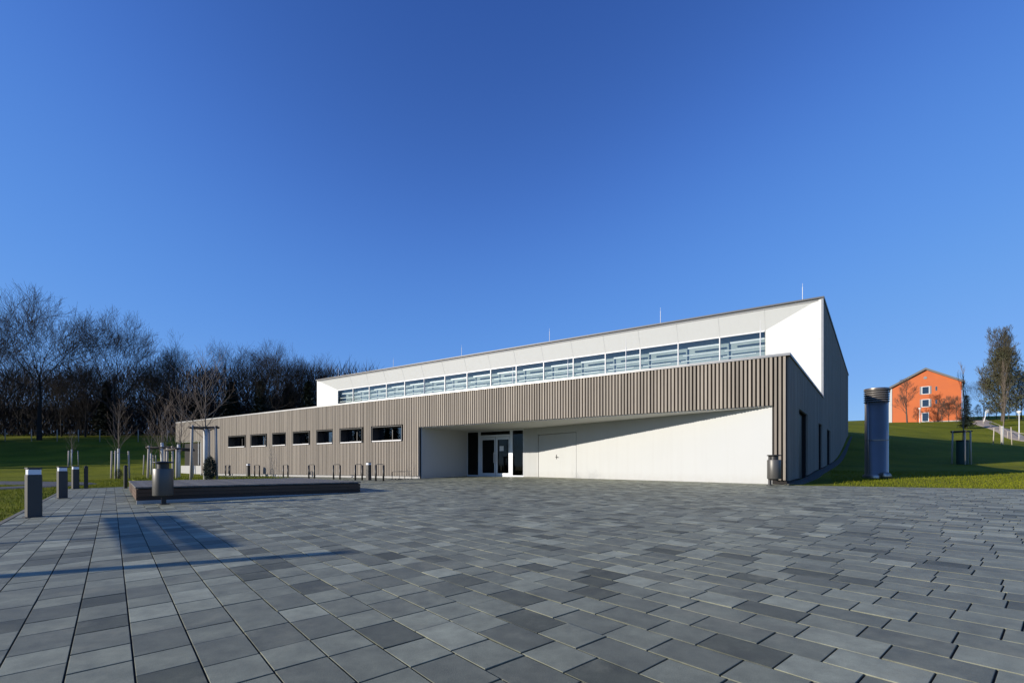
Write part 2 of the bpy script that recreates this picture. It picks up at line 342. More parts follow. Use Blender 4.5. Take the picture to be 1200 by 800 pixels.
CP = [(14, 17.4, -.5), (19, 19, -.42), (22, 20.2, -.30), (30, 16, -.35), (16, 13.5, -.58), (24, 8, -.6), (28.6, 30, .05), (25, 34, .4), (34.1, 48, 3.0), (39.7, 50.5, 3.1),
      (53, 54.5, 2.6), (51.5, 47.3, 1.85), (45, 42, 1.25), (60, 40, 1.2), (88, 88, 8.1), (80, 80.5, 7.0), (71, 68, 4.9), (65, 60, 3.2), (60, 52, 2.2), (80, 100, 9.0), (90, 93, 8.7), (65, 85, 7.5), (55, 75, 6.3),
      (110, 100, 10), (95, 75, 7), (85, 60, 4.6), (120, 110, 11.5), (50, 20, -.1), (40, 5, -.4),
      (-24, 22, -1.0), (-15, 6, -.98), (-40, 34, -1.0), (-13, 22, -.8), (-28, 33, -.8), (-34, 50, -.35), (-55, 48, -.35), (-62, 61, .9), (-45, 62, 1.0), (-80, 75, 3.7), (-60, 78, 4.1), (-45, 78, 4.1), (-95, 75, 3.6),
      (-75, 100, 6.5), (-45, 100, 6.5), (-110, 100, 6.5), (-10, 100, 7), (-70, 30, -.9), (-100, 50, .5), (-40, 5, -1.1), (-60, -20, -1.2),
      (0, -30, -1.2), (40, -30, -.9), (-40, -60, -1.5), (60, -80, -1), (0, 60, 3), (20, 75, 6), (0, -12, -1.0), (-20, -12, -1.1), (15, -12, -.9),
      (-300, 0, 0), (-300, 250, 14), (0, 300, 16), (300, 300, 22), (300, 100, 14), (300, -100, 2), (0, -300, -2), (-300, -300, -2), (300, -300, -1), (120, 180, 16), (-120, 200, 12)]
for u in (2, 9, 17, 24): CP.append((*e2w(u, -2.2), G(*e2w(u, -2.2)) - .03))
for t in (0, 12, 24, 36, 46): CP.append((*P(t, 1), G(*P(t, 1)) - .02))
CP = np.array(CP)
def tps(r): return np.where(r > 0, r * r * np.log(np.maximum(r, 1e-9)), 0)
_res = CP[:, 2] - G(CP[:, 0], CP[:, 1])
_n = len(CP); _K = tps(np.hypot(CP[:, None, 0] - CP[None, :, 0], CP[:, None, 1] - CP[None, :, 1])) + np.eye(_n) * 2.0
_Pm = np.c_[np.ones(_n), CP[:, :2]]
_W = np.linalg.solve(np.block([[_K, _Pm], [_Pm.T, np.zeros((3, 3))]]), np.r_[_res, 0, 0, 0])
def terr(x, y):
    x = np.atleast_1d(np.asarray(x, float)); y = np.atleast_1d(np.asarray(y, float))
    h = np.zeros(x.shape)
    for i in range(_n): h += _W[i] * tps(np.hypot(x - CP[i, 0], y - CP[i, 1]))
    h += _W[_n] + _W[_n + 1] * x + _W[_n + 2] * y
    ins, d = in_plaza_dist(x, y)
    k = np.clip(d / 4.0, 0, 1); k = k * k * (3 - 2 * k); k[ins] = 0
    g = G(x, y) - np.where(ins, np.clip(d / .25, 0, 1) * .12, 0)
    return g + h * k
def T(x, y): return float(terr([x], [y])[0])

def axis(lo, hi, fine_lo, fine_hi, step):
    a = list(np.arange(fine_lo, fine_hi, step)); s = step; v = fine_hi
    while v < hi: a.append(v); s *= 1.07; v += s
    a.append(hi); s = step; v = fine_lo - s; pre = []
    while v > lo: pre.append(v); s *= 1.07; v -= s
    pre.append(lo); return np.array(pre[::-1] + a)
gx = axis(-420, 420, -34, 34, .45); gy = axis(-320, 460, -6, 56, .45)
XX, YY = np.meshgrid(gx, gy); ZZ = terr(XX.ravel(), YY.ravel()).reshape(XX.shape)
nx, ny = len(gx), len(gy)
idx = np.arange(nx * ny).reshape(ny, nx)
fc = np.stack([idx[:-1, :-1], idx[:-1, 1:], idx[1:, 1:], idx[1:, :-1]], -1).reshape(-1, 4)
tag(fast_mesh('ground', np.c_[XX.ravel(), YY.ravel(), ZZ.ravel()], fc, M['lawn'], smooth=True), kind='structure')

# ------------------------------------------------------------------ paving: every block modelled, one sheet
W_ROW = .238; L1, L2 = .36, .28; GAP = .009; GROW = .008
def clip(poly, planes):
    for (nx_, ny_, c) in planes:
        out = []
        for i in range(len(poly)):
            a = poly[i]; b = poly[(i + 1) % len(poly)]
            da = a[0] * nx_ + a[1] * ny_ - c; db = b[0] * nx_ + b[1] * ny_ - c
            if da >= 0: out.append(a)
            if (da >= 0) != (db >= 0):
                s = da / (da - db); out.append((a[0] + (b[0] - a[0]) * s, a[1] + (b[1] - a[1]) * s))
        poly = out
        if len(poly) < 3: return []
    return poly
nF = np.array((-A[1], A[0])); nF = nF / np.linalg.norm(nF)            # towards the camera side of the facade
if nF @ (-C0) < 0: nF = -nF
cF = nF @ C0
DK = [(14.1, 20.0, .42, 5.85)]                                      # deck footprint in row coordinates
pv = []; pf3 = []; ptone = []; bedpoly = []
def add_block(poly, tone, tilt):
    n = len(poly); cx = sum(p[0] for p in poly) / n; cy = sum(p[1] for p in poly) / n
    base = len(pv); dz, tx, ty = tilt
    def z(x, y): return G(x, y) + dz + tx * (x - cx) + ty * (y - cy)
    c = .0016
    ins = []
    for (x, y) in poly:
        dx, dy = cx - x, cy - y; l = math.hypot(dx, dy) or 1; k = c * 1.5 / l
        ins.append((x + dx * k, y + dy * k))
    for (x, y) in ins: pv.append((x, y, z(x, y)))
    for (x, y) in poly: pv.append((x, y, z(x, y) - c * .8))
    for (x, y) in poly: pv.append((x, y, z(x, y) - .02))
    pf3.append(tuple(base + i for i in range(n)))
    for i in range(n):
        j = (i + 1) % n
        pf3.append((base + n + i, base + n + j, base + j, base + i))
        pf3.append((base + 2 * n + i, base + 2 * n + j, base + n + j, base + n + i))
    ptone.extend([tone] * n + [tone * .55] * n + [0.0] * n)
rb = random.Random(3)
row = 0; v = -1.35
while v < 24.5:
    u = -9 - rb.random() * .6; k = rb.randint(0, 1)
    v0, v1 = v + GROW / 2, v + W_ROW - GROW / 2
    while u < 47:
        L = L1 if k % 2 == 0 else L2; big = k % 2 == 0; k += 1
        if rb.random() < .06: k += 1
        u0, u1 = u + GAP / 2, u + L - GAP / 2; u += L
        mx_, my_ = e2w((u0 + u1) / 2, (v0 + v1) / 2)
        if my_ < -3.2 or (mx_ > 26): continue
        if u0 > 25.4 and v1 < 5.9: continue
        sF = (mx_ - C0[0]) * A[0] + (my_ - C0[1]) * A[1]; dF = nF[0] * mx_ + nF[1] * my_ - cF
        if dF < -4.1 or (sF > 17.5 and dF < -.35): continue
        if any(a0 + .5 < u0 and u1 < a1 - .3 and b0 + .3 < v0 and v1 < b1 - .3 for a0, a1, b0, b1 in DK): continue
        poly = [e2w(u0, v0), e2w(u1, v0), e2w(u1, v1), e2w(u0, v1)]
        sgn = (poly[1][0] - poly[0][0]) * (poly[2][1] - poly[0][1]) - (poly[1][1] - poly[0][1]) * (poly[2][0] - poly[0][0])
        if sgn < 0: poly = poly[::-1]
        pl = []
        if sF < .1: pl.append((nF[0], nF[1], cF + .62))             # grass edge right of the corner
        if u1 > 25.2 and v0 < 5.9: pl.append((-E1[0], -E1[1], -25.4))
        if pl: poly = clip(poly, pl)
        if len(poly) < 3: continue
        tn = (.38 if big else .62) + rb.gauss(0, .10)
        r_ = rb.random()
        if r_ < .085: tn = .06 + rb.random() * .12
        elif r_ < .14: tn = .9
        tn = min(1, max(0, tn))
        add_block(poly, tn, (rb.gauss(0, .0009), rb.gauss(0, .0035), rb.gauss(0, .0035)))
    v += W_ROW; row += 1
me = bpy.data.meshes.new('paving'); me.from_pydata(pv, [], pf3); me.update()
a_ = me.attributes.new('tone', 'FLOAT', 'POINT'); a_.data.foreach_set('value', ptone)
me.materials.append(M['paver']); o = bpy.data.objects.new('paving', me); col.objects.link(o); tag(o, kind='structure')
# joint filling just under the block tops
def strip_sheet(name, pts_u, material, off, parent=None):
    mb = MB()
    for poly in pts_u: mb.add([(x, y, G(x, y) + off) for x, y in poly], [tuple(range(len(poly)))])
    return mb.build(name, material, parent)
js = [[e2w(-9, -1.35), e2w(25.4, -1.35), e2w(25.4, 5.9), e2w(-9, 5.9)]]
far_l = P(47, 3.9); far_r = P(-.1, 3.9)
jp = [e2w(-9, 5.9), e2w(33.5, 5.9), P(45, 3), P(.2, 3), P(.2, -.62), P(-14, -.62), (20.8, 2.4), (12, -6)]
tag(strip_sheet('joint_bed', [js[0], jp], M['jointsand'], -.010), kind='structure')
# flush concrete edging along the lawn
def edging(name, line, w, h):
    mb = MB()
    for i in range(len(line) - 1):
        p = Vector(line[i]); q = Vector(line[i + 1]); L = (q - p).length; d = (q - p) / L; nrm = Vector((-d.y, d.x)) * w
        k = int(L / 1.0) + 1
        for j in range(k):
            a = p + d * (L * j / k + .004); b = p + d * (L * (j + 1) / k - .004)
            pts = [a, b, b + nrm, a + nrm]
            if nrm.x * d.y - nrm.y * d.x > 0: pts = pts[::-1]
            mb.prism([(c.x, c.y) for c in pts], lambda x, y: G(x, y) - .2, lambda x, y: G(x, y) + h)
    return mb.build(name, M['edge'])
tag(edging('paving_edging', [e2w(-9, -1.36), e2w(25.4, -1.36), e2w(25.4, 5.9)], .07, .004), kind='structure')
tag(edging('paving_edging', [P(-.3, -.61), P(-13.2, -.61)], -.07, .004), kind='structure')

# ------------------------------------------------------------------ asphalt path at far left, sandy path on the hill, gravel beside the hall
def ribbon(name, line, w, material, off, kind='structure', sub=14):
    pts = []; L = [Vector(p) for p in line]
    for i in range(len(L) - 1):
        p0 = L[max(i - 1, 0)]; p1 = L[i]; p2 = L[i + 1]; p3 = L[min(i + 2, len(L) - 1)]
        for j in range(sub):
            s = j / sub
            pts.append(.5 * ((2 * p1) + (-p0 + p2) * s + (2 * p0 - 5 * p1 + 4 * p2 - p3) * s * s + (-p0 + 3 * p1 - 3 * p2 + p3) * s ** 3))
    pts.append(L[-1]); vs = []; fs = []; NW = 7
    for i, p in enumerate(pts):
        d = (pts[min(i + 1, len(pts) - 1)] - pts[max(i - 1, 0)]).normalized(); nrm = Vector((-d.y, d.x))
        for k in range(NW):
            c = p + nrm * (w * (k / (NW - 1) - .5)); edge = k in (0, NW - 1)
            vs.append((c.x, c.y, T(c.x, c.y) + (off if not edge else -.05)))
    for i in range(len(pts) - 1):
        for k in range(NW - 1): fs.append((i * NW + k, i * NW + k + 1, (i + 1) * NW + k + 1, (i + 1) * NW + k))
    mb = MB(); mb.add(vs, fs, True); return tag(mb.build(name, material), kind=kind)
ribbon('asphalt_path', [(-50, 27), (-32, 25.5), (-25, 24.6), (-21.5, 22.8), (-22, 19.5), (-27, 15)], 2.6, M['asphalt'], .05)
ribbon('hill_path', [(91, 92), (88, 88), (80, 80.5), (71, 68), (65, 60), (61, 50)], 2.4, M['sand'], .10)
gs = MB()
for i in range(40):
    q0, q1 = i, i + 1; pts = []
    for (t, q) in ((-.45, q0), (-.45, q1), (0.02, q1), (.02, q0)):
        x, y = P(t, q); pts.append((x, y, T(*P(-.45, q)) + .02))
    low = [(x, y, z - .6) for x, y, z in pts]
    gs.hexa(low + pts)
tag(gs.build('gravel_strip', M['gravel']), kind='structure')

# ------------------------------------------------------------------ the sports hall
hall = empty('sports_hall', (C0[0], C0[1], G(*C0)))
tag(hall, 'long low sports hall with brown timber battens below and a white glazed upper storey', 'building')
hall_inv = Matrix.Translation((-C0[0], -C0[1], -G(*C0)))
def hb(mb, name, m, parent=hall, tone=False, bevel=0):
    mb.v = [(x - C0[0], y - C0[1], z - G(*C0)) for x, y, z in mb.v]
    return mb.build(name, m, parent, bevel, tone)
def tq(mb, t0, t1, q0, q1, z0, z1, tone=.5):       # box in facade coordinates
    p = [P(t0, q0), P(t1, q0), P(t1, q1), P(t0, q1)]
    mb.hexa([(x, y, z0) for x, y in p] + [(x, y, z1) for x, y in p], tone)
BASE = -1.6; SOF = 2.02; PAR = 3.73; ROOFZ = 9.18; TEND = 46.1; T_R0, T_R1 = .43, 16.9; TL0 = 41.4
wins = [(tt(289), tt(269.5)), (tt(314), tt(296.5)), (tt(337), tt(321.5)), (tt(364.5), tt(345.5)), (tt(392), tt(373.5)), (tt(426.5), tt(401)), (tt(473), tt(438))]
WZ0, WZ1 = 1.36, 2.17
TH = .36
# wall behind the battens
w_ = MB()
wall_l = [T_R1 + .0] ; spans = sorted(wins); cur = T_R1
for a, b in spans:
    tq(w_, cur, a, 0, TH, BASE, PAR - .1); tq(w_, a, b, 0, TH, BASE, WZ0); tq(w_, a, b, 0, TH, WZ1, PAR - .1); cur = b
tq(w_, cur, TL0, 0, TH, BASE, PAR - .1)
tq(w_, TL0, TEND, 0, TH, SOF + .002, PAR - .1)
tq(w_, T_R0, T_R1, 0, TH, SOF + .002, PAR - .1)
tq(w_, -.0, T_R0, 0, .02, BASE, PAR - .1)
hb(w_, 'front_wall', M['substrate'])
# battens of the front, one mesh, cut round the windows
bt = MB(); rb = random.Random(5); SP = .130; BW = .072; BD = .12
t = .02; k = 0
while t < TEND - .05:
    a, b = t, t + BW + rb.uniform(-.004, .004); tn = min(1, max(0, rb.gauss(.5, .17))); dq = rb.uniform(-.006, .006)
    zs = []
    lo = G(*P(a, 0)) + .14
    if T_R0 - .05 < a < T_R1 - .02 or a > TL0: zs = [(SOF - rb.uniform(0.0, .01), PAR - .05)]
    else:
        seg = [(lo, PAR - .05)]
        for (w0, w1) in wins:
            if b > w0 - .03 and a < w1 + .03: seg = [(lo, WZ0 - .06), (WZ1 + .05, PAR - .05)]
        zs = seg
    for z0, z1 in zs: tq(bt, a, b, -BD + dq, -.001, z0, z1, tn)
    t += SP
hb(bt, 'front_cladding', M['batten'], tone=True)
# pale plinth under the battens
pl = MB()
tq(pl, T_R1 + .01, TL0, -.015, -.002, BASE, -.40)
hb(pl, 'plinth', M['concrete'])
# side (right hand) walls: low part then tall hall
def doorspan(p0, p1): return (qq(p0), qq(p1))
sdoors = [doorspan(934, 944), doorspan(957.5, 961.5), doorspan(967.5, 971.5)]
sw = MB(); QH = 12.6; QEND = 40.7; cur = 0.02
for a, b in sdoors:
    zt = PAR - .1
    def seg(q0, q1, z0):
        if q0 < QH < q1:
            tq(sw, 0, .3, q0, QH, z0, PAR - .1); tq(sw, 0, .018, QH, QH + .9, z0, ROOFZ - .1); tq(sw, 0, .3, QH + .9, q1, z0, ROOFZ - .1)
        else: tq(sw, 0, .3, q0, q1, z0, (PAR if q1 <= QH else ROOFZ) - .1)
    seg(cur, a, BASE); seg(a, b, 2.1); cur = b
tq(sw, 0, .3, cur, QEND, BASE, ROOFZ - .1)
tq(sw, .3, 45.5, QEND - .3, QEND, BASE, ROOFZ - .1)
tq(sw, 45.2, 45.5, QH + .9, QEND - .3, BASE, ROOFZ - .1); tq(sw, 45.502, 45.52, QH, QH + .9, BASE, ROOFZ - .1)
hb(sw, 'side_wall', M['substrate'])
sb = MB(); q = .03
while q < QEND - .1:
    top = (PAR if q < QH - .02 else ROOFZ) - .06; z0 = T(*P(-.6, q)) + .12; tn = min(1, max(0, rb.gauss(.5, .17)))
    hit = [d for d in sdoors if q + BW > d[0] and q < d[1]]
    if hit: z0 = 2.12
    tq(sb, -.07 - rb.uniform(0, .008), -.001, q, q + BW, z0, top, tn); q += SP
hb(sb, 'side_cladding', M['batten'], tone=True)
for a, b in sdoors:
    d = MB(); z0 = T(*P(-.6, (a + b) / 2)) + .02
    tq(d, .12, .17, a + .01, b - .01, z0, 2.09); dd = hb(d, 'side_door', M['dark_metal'])
    h = MB(); tq(h, .06, .10, a + .12, a + .15, z0 + .9, z0 + 1.15); tq(h, .10, .12, a + .12, a + .15, z0 + 1.0, z0 + 1.03); hb(h, 'handle', M['alu'], dd)
# low roof and parapet cap
rf = MB(); tq(rf, .3, TEND - .02, TH, QH + .9, 3.30, 3.42); tq(rf, .31, TEND - .3, .40, 3.9 + QH, 3.2, 3.298)
hb(rf, 'low_roof', M['roof'])
cp = MB()
tq(cp, -.12, TEND + .06, -.145, .38, PAR - .055, PAR); tq(cp, -.12, .34, .38, QH - .01, PAR - .055, PAR)
tq(cp, -.12, TEND + .06, -.145, -.13, PAR - .09, PAR - .055); tq(cp, -.12, -.105, -.105, QH - .01, PAR - .09, PAR - .055)
tq(cp, TEND - .3, TEND + .06, .38, 20, PAR - .055, PAR)
hb(cp, 'parapet_cap', M['cap'], bevel=.006)
# left end of the low building and its corner porch
le = MB(); tq(le, TEND - .3, TEND, TH, 20, SOF + .002, PAR - .06); tq(le, TL0, TL0 + .2, .0, 5.0, BASE, SOF - .002); tq(le, TL0 + .2, tt(216.5, 2.0), 2.0, 2.2, BASE, SOF - .002)
tq(le, TL0 + 3.2, TL0 + 3.4, 2.3, 20, BASE, SOF - .002)
hb(le, 'end_wall', M['substrate'])
lw = MB(); tq(lw, TL0 + .25, tt(212, 1.6), 1.6, 1.8, BASE, -.05); hb(lw, 'porch_wall', M['concrete'])
ls = MB(); tq(ls, TL0, TEND - .01, .0, 5.2, SOF - .06, SOF); hb(ls, 'porch_soffit', M['soffit'])
fg = MB(); tq(fg, tt(233.8), tt(233.8) + .06, .1, .16, BASE, SOF - .07); tq(fg, tt(231), tt(231) + .06, .1, .16, .002, SOF - .07); f_ = hb(fg, 'porch_frame', M['alu'])
# small windows in the battened wall
for i, (a, b) in enumerate(wins):
    g = MB(); z0, z1 = WZ0, WZ1
    tq(g, a + .03, a + .085, .285, .34, z0 + .03, z1 - .03); tq(g, b - .085, b - .03, .285, .34, z0 + .03, z1 - .03)
    tq(g, a + .085, b - .085, .285, .34, z0 + .03, z0 + .085); tq(g, a + .085, b - .085, .285, .34, z1 - .085, z1 - .03)
    if b - a > 1.9: tq(g, (a + b) / 2 - .025, (a + b) / 2 + .025, .285, .34, z0 + .085, z1 - .085)
    w = hb(g, 'window', M['dark_metal'])
    r = MB()
    tq(r, a, a + .028, -.13, TH, z0, z1); tq(r, b - .028, b, -.13, TH, z0, z1); tq(r, a + .028, b - .028, -.13, TH, z1 - .028, z1)
    hb(r, 'reveal', M['dark_metal'], w)
    s_ = MB(); tq(s_, a + .029, b - .029, -.16, .283, z0 - .035, z0 + .02); hb(s_, 'sill', M['white_metal'], w, bevel=.004)
    p_ = MB(); tq(p_, a + .086, b - .086, .305, .32, z0 + .086, z1 - .086); hb(p_, 'pane', M['dpane'], w)
    bk = MB(); tq(bk, a, b, TH + .35, TH + .4, z0 - .2, z1 + .2); hb(bk, 'blind', M['room'], w)
# recessed entrance: soffit, white walls
D1 = (12.08, 3.6); D0 = (T_R0 + .0, .02)
so = MB()
sp = [P(T_R0 - .02, .0), P(T_R1 + .05, 0), P(T_R1 + .05, 3.9), P(12.0, 3.9), P(.2, .35)]
so.prism(sp[::-1], SOF - .03, SOF)
hb(so, 'entrance_soffit', M['soffit'])
dw = MB(); d0 = np.array(P(*D0)); d1 = np.array(P(*D1)); dv = (d1 - d0); DL = np.linalg.norm(dv); dv /= DL; dn = np.array((-dv[1], dv[0]))
if dn @ (-d0) < 0: dn = -dn
def dbox(mb, s0, s1, o0, o1, z0, z1, tone=.5):   # box on the slanted wall; o>0 towards the plaza
    p = [d0 + dv * s0 + dn * o0, d0 + dv * s1 + dn * o0, d0 + dv * s1 + dn * o1, d0 + dv * s0 + dn * o1]
    mb.hexa([(x, y, z0) for x, y in p] + [(x, y, z1) for x, y in p], tone)
def ds(px):
    r = (px - 600) / F; return (r * d0[1] - d0[0]) / (dv[0] - r * dv[1])
s_door0, s_door1 = ds(675.5), ds(630.5)
DZ0 = G(*(d0 + dv * s_door0)); DTOP = 1.62
dbox(dw, 0, s_door0, -.3, 0, BASE, SOF - .031); dbox(dw, s_door1, DL, -.3, 0, BASE, SOF - .031); dbox(dw, s_door0, s_door1, -.3, 0, DTOP, SOF - .031)
tq(dw, 12.081, 12.92, 3.6, 3.9, BASE, SOF - .031)
hb(dw, 'entrance_wall', M['white'])
dj = MB(); ss = (s_door0, s_door1); dbox(dj, ss[0] + .03, ss[1] - .03, -.10, -.012, BASE, DTOP - .03)
door = hb(dj, 'white_door', M['white'])
dk = MB(); dbox(dk, ss[0], ss[1], -.2, -.14, BASE, DTOP); hb(dk, 'rebate', M['joint'], door)
dh = MB(); hs_ = (ss[0] + ss[1]) / 2; zb = DZ0 + 1.05
mid = MB(); dbox(mid, hs_ - .3, hs_ - .294, -.0119, -.0105, DZ0 + .02, DTOP - .03); hb(mid, 'leaf_joint', M['joint'], door)
dbox(dh, hs_ - .02, hs_ + .02, -.012, .0, zb - .1, zb + .12); dbox(dh, hs_ - .012, hs_ + .012, .0, .05, zb - .012, zb + .012); dbox(dh, hs_ - .14, hs_ + .012, .05, .068, zb - .012, zb + .012); hb(dh, 'handle', M['dark_metal'], door)
lv = MB(); tq(lv, T_R1 - .04, T_R1 - .002, .07, 3.6, BASE, SOF - .031); hb(lv, 'recess_side_wall', M['white'])
# glazed entrance screen on q = 3.6
GQ = 3.62; ZF = G(*P(15, GQ)) + .02
gl0, gl1 = T_R1 - .02, 12.92
def gt(px): return tt(px, GQ)
fr = MB(); ZT = SOF - .035
posts = [(gl0, gt(548.2)), (gt(560.7), gt(563.3)), (gt(598), gt(601)), (gt(613.3), gl1)]
for a, b in posts: tq(fr, b, a, GQ - .03, GQ + .06, ZF - .2, ZT) if a > b else None
tq(fr, gl0, gl1 + .02, GQ - .025, GQ + .055, ZF - .2, ZF + .06)
tq(fr, gt(563.3), gt(598), GQ - .025, GQ + .055, SOF - .42, SOF - .30)
tq(fr, gl0, gl1 + .02, GQ - .025, GQ + .055, ZT - .07, ZT + .003)
scr = hb(fr, 'entrance_screen', M['alu'], bevel=.004)
pn = MB()
tq(pn, gt(548.2), gt(560.7), GQ + .01, GQ + .022, ZF + .06, ZT - .07); tq(pn, gt(563.3), gt(598), GQ + .01, GQ + .022, SOF - .30, ZT - .07); tq(pn, gt(601), gt(613.3), GQ + .01, GQ + .022, ZF + .06, ZT - .07)
hb(pn, 'fixed_pane', M['dglass'], scr)
for (p0, p1, notice) in ((563.6, 580.8, False), (581.4, 597.7, True)):
    a, b = gt(p1), gt(p0); z1 = SOF - .43; z0 = ZF + .065; w = .12
    df = MB(); tq(df, a, a + w * .6, GQ - .035, GQ + .03, z0, z1); tq(df, b - w, b, GQ - .035, GQ + .03, z0, z1); tq(df, a + w * .6, b - w, GQ - .035, GQ + .03, z1 - w * 1.2, z1); tq(df, a + w * .6, b - w, GQ - .035, GQ + .03, z0, z0 + w * .9)
    leaf = hb(df, 'glass_door', M['alu'], bevel=.004)
    pp = MB(); tq(pp, a + w * .6, b - w, GQ - .008, GQ + .004, z0 + w * .9, z1 - w * 1.2); hb(pp, 'pane', M['dglass'], leaf)
    hh = MB(); s0 = (a + .05) if not notice else (b - .06)
    x, y = P(s0, GQ - .1); hh.tube([(x, y, ZF + .75), (x, y, ZF + 1.35)], .016); 
    for zz in (.8, 1.3): hh.tube([(x, y, ZF + zz), (*P(s0, GQ - .03), ZF + zz)], .01)
    hb(hh, 'handle', M['white_metal'], leaf)
    if notice:
        nn = MB(); tq(nn, gt(590.3), gt(585.6), GQ - .012, GQ - .0095, .80, 1.07); hb(nn, 'paper_notice', mat('paper', (.75, .76, .78), .7), leaf)
# dim lobby behind the screen
lb = MB()
tq(lb, T_R1 + .13, T_R1 + .3, GQ, 9.0, BASE, SOF + .9); tq(lb, 10.0, 10.2, 3.95, 9.0, BASE, SOF + .9); tq(lb, 10.2, T_R1 + .13, 8.8, 9.0, BASE, SOF + .9); tq(lb, 10.2, T_R1 + .13, 3.93, 8.8, SOF + .4, SOF + .5)
tq(lb, 10.2, T_R1 + .13, GQ + .08, 8.8, ZF - .3, ZF + .01)
hb(lb, 'lobby', M['room'])
# white upper storey -------------------------------------------------
GQ2 = QH + .45; TRG = tt(897, GQ2); TLG = tt(396, GQ2); ZG = 7.88; BT = 45.5
up = MB()
def P3(t, q, z): return (*P(t, q), z)
up.add([P3(0.02, QH, ROOFZ - .06), P3(BT, QH, ROOFZ - .06), P3(TLG, GQ2, ZG), P3(TRG, GQ2, ZG)], [(0, 1, 2, 3)])
hb(up, 'sloped_fascia', M['panel'])
ck = MB(); ck.add([P3(0.02, QH, 3.3), P3(0.02, QH, ROOFZ - .06), P3(TRG, GQ2, ZG), P3(TRG, GQ2, 3.3)], [(0, 1, 2, 3)])
hb(ck, 'splayed_cheek', M['panel'])
ck = MB(); ck.add([P3(BT, QH, 3.3), P3(BT, QH, ROOFZ - .06), P3(TLG, GQ2, ZG), P3(TLG, GQ2, 3.3)], [(0, 1, 2, 3)])
hb(ck, 'splayed_cheek', M['panel'])
cs = MB(); tq(cs, -.085, .02, QH - .05, QH + .02, 3.74, ROOFZ - .06); hb(cs, 'corner_trim', M['cap'])
mt = [TRG + (TLG - TRG) * i / 16 for i in range(17)]
for i, tm in enumerate(mt[:-1]):
    a = Vector(P3(tm, GQ2, ZG)); b_ = Vector(P3(tm, QH, ROOFZ - .08)); off = Vector((*(nF * .004), -.002)); w = Vector((*A, 0)) * .009; jt = MB()
    jt.hexa([a - w, a + w, b_ + w, b_ - w] + [p + off for p in (a - w, a + w, b_ + w, b_ - w)]); hb(jt, 'panel_joint', M['joint'])
for zz in (5.0, 6.9):
    a = Vector(P3(.03, QH, zz)); b_ = Vector(P3(TRG, GQ2, zz)); off = Vector((*(nF * .004), 0)); w = Vector((0, 0, .009)); jt = MB()
    jt.hexa([a - w, b_ - w, b_ + w, a + w] + [p + off for p in (a - w, b_ - w, b_ + w, a + w)]); hb(jt, 'panel_joint', M['joint'])
ur = MB(); tq(ur, .3, 45.2, QH + .9, QEND - .3, ROOFZ - .3, ROOFZ - .1); tq(ur, .021, 45.5, QH + .02, QH + .9, ROOFZ - .2, ROOFZ - .0601)
hb(ur, 'main_roof', M['roof'])
ue = MB(); tq(ue, -.12, BT + .08, QH - .10, QH + .3, ROOFZ - .05, ROOFZ + .0); tq(ue, -.12, .3, QH + .3, QEND + .1, ROOFZ - .05, ROOFZ + .02); tq(ue, BT - .3, BT + .08, QH + .3, QEND + .1, ROOFZ - .05, ROOFZ + .02); tq(ue, .3, BT - .3, QEND - .3, QEND + .1, ROOFZ - .05, ROOFZ + .02)
tq(ue, -.12, BT + .08, QH - .10, QH - .085, ROOFZ - .085, ROOFZ - .05); tq(ue, -.12, -.10, QH - .085, QEND + .1, ROOFZ - .13, ROOFZ - .05)
hb(ue, 'roof_edge', M['dark_edge'] if 'dark_edge' in M else mat('roof_edge_metal', (.13, .125, .12), .5, metal=.2), bevel=.004)
hi = MB(); ZR = ROOFZ - .31
tq(hi, 1.0, 44.8, GQ2 + .15, QEND - .35, 2.9, 3.0); tq(hi, 1.0, 44.8, QEND - .8, QEND - .6, 3.0, ZR); tq(hi, .31, .6, GQ2 + .3, QEND - .4, 3.0, ZR); tq(hi, 44.9, 45.19, GQ2 + .3, QEND - .4, 3.0, ZR)
hb(hi, 'hall_interior', mat('hall_interior_wall', (.28, .32, .30), .7))
hi = MB(); tq(hi, 1.0, 44.8, GQ2 + .62, GQ2 + .66, 3.01, ZR); hb(hi, 'reflection_backing', mat('reflection_paint', (.42, .45, .46), .8, noise=.8, scale=.45, col2=(.19, .24, .23)))  # added pale backing that brightens the panes; dark blotches paint in reflected trees
ZB = 4.4
for i in range(16):
    a, b = mt[i], mt[i + 1]; g = MB(); w = .05
    tq(g, a - (0 if i else -.03), a + w * .6, GQ2 - .04, GQ2 + .06, 3.4, ZG - .02); tq(g, b - w * .6, b, GQ2 - .04, GQ2 + .06, 3.4, ZG - .02)
    tq(g, a + w * .6, b - w * .6, GQ2 - .03, GQ2 + .05, ZG - .07, ZG - .005); tq(g, a + w * .6, b - w * .6, GQ2 - .03, GQ2 + .05, 3.4, 3.5)
    win = hb(g, 'clerestory_window', M['white_metal'])
    p_ = MB(); tq(p_, a + w * .6, b - w * .6, GQ2 + .005, GQ2 + .02, 3.4, ZG - .07); hb(p_, 'pane', M['glass'], win)
    rl = MB(); L = b - a
    for zz, hh_, e0, e1 in ((7.40, .10, .06, .55), (6.98, .05, .06, .25), (6.62, .05, .5, .06), (6.1, .07, .06, .2), (5.55, .05, .3, .06), (5.0, .05, .06, .06)):
        rl = MB(); tq(rl, a + e0, b - e1, GQ2 + .12, GQ2 + .20, zz, zz + hh_); hb(rl, 'reflection_bar', M['white_metal'], win)  # pale bars standing in for bright reflections in the glass
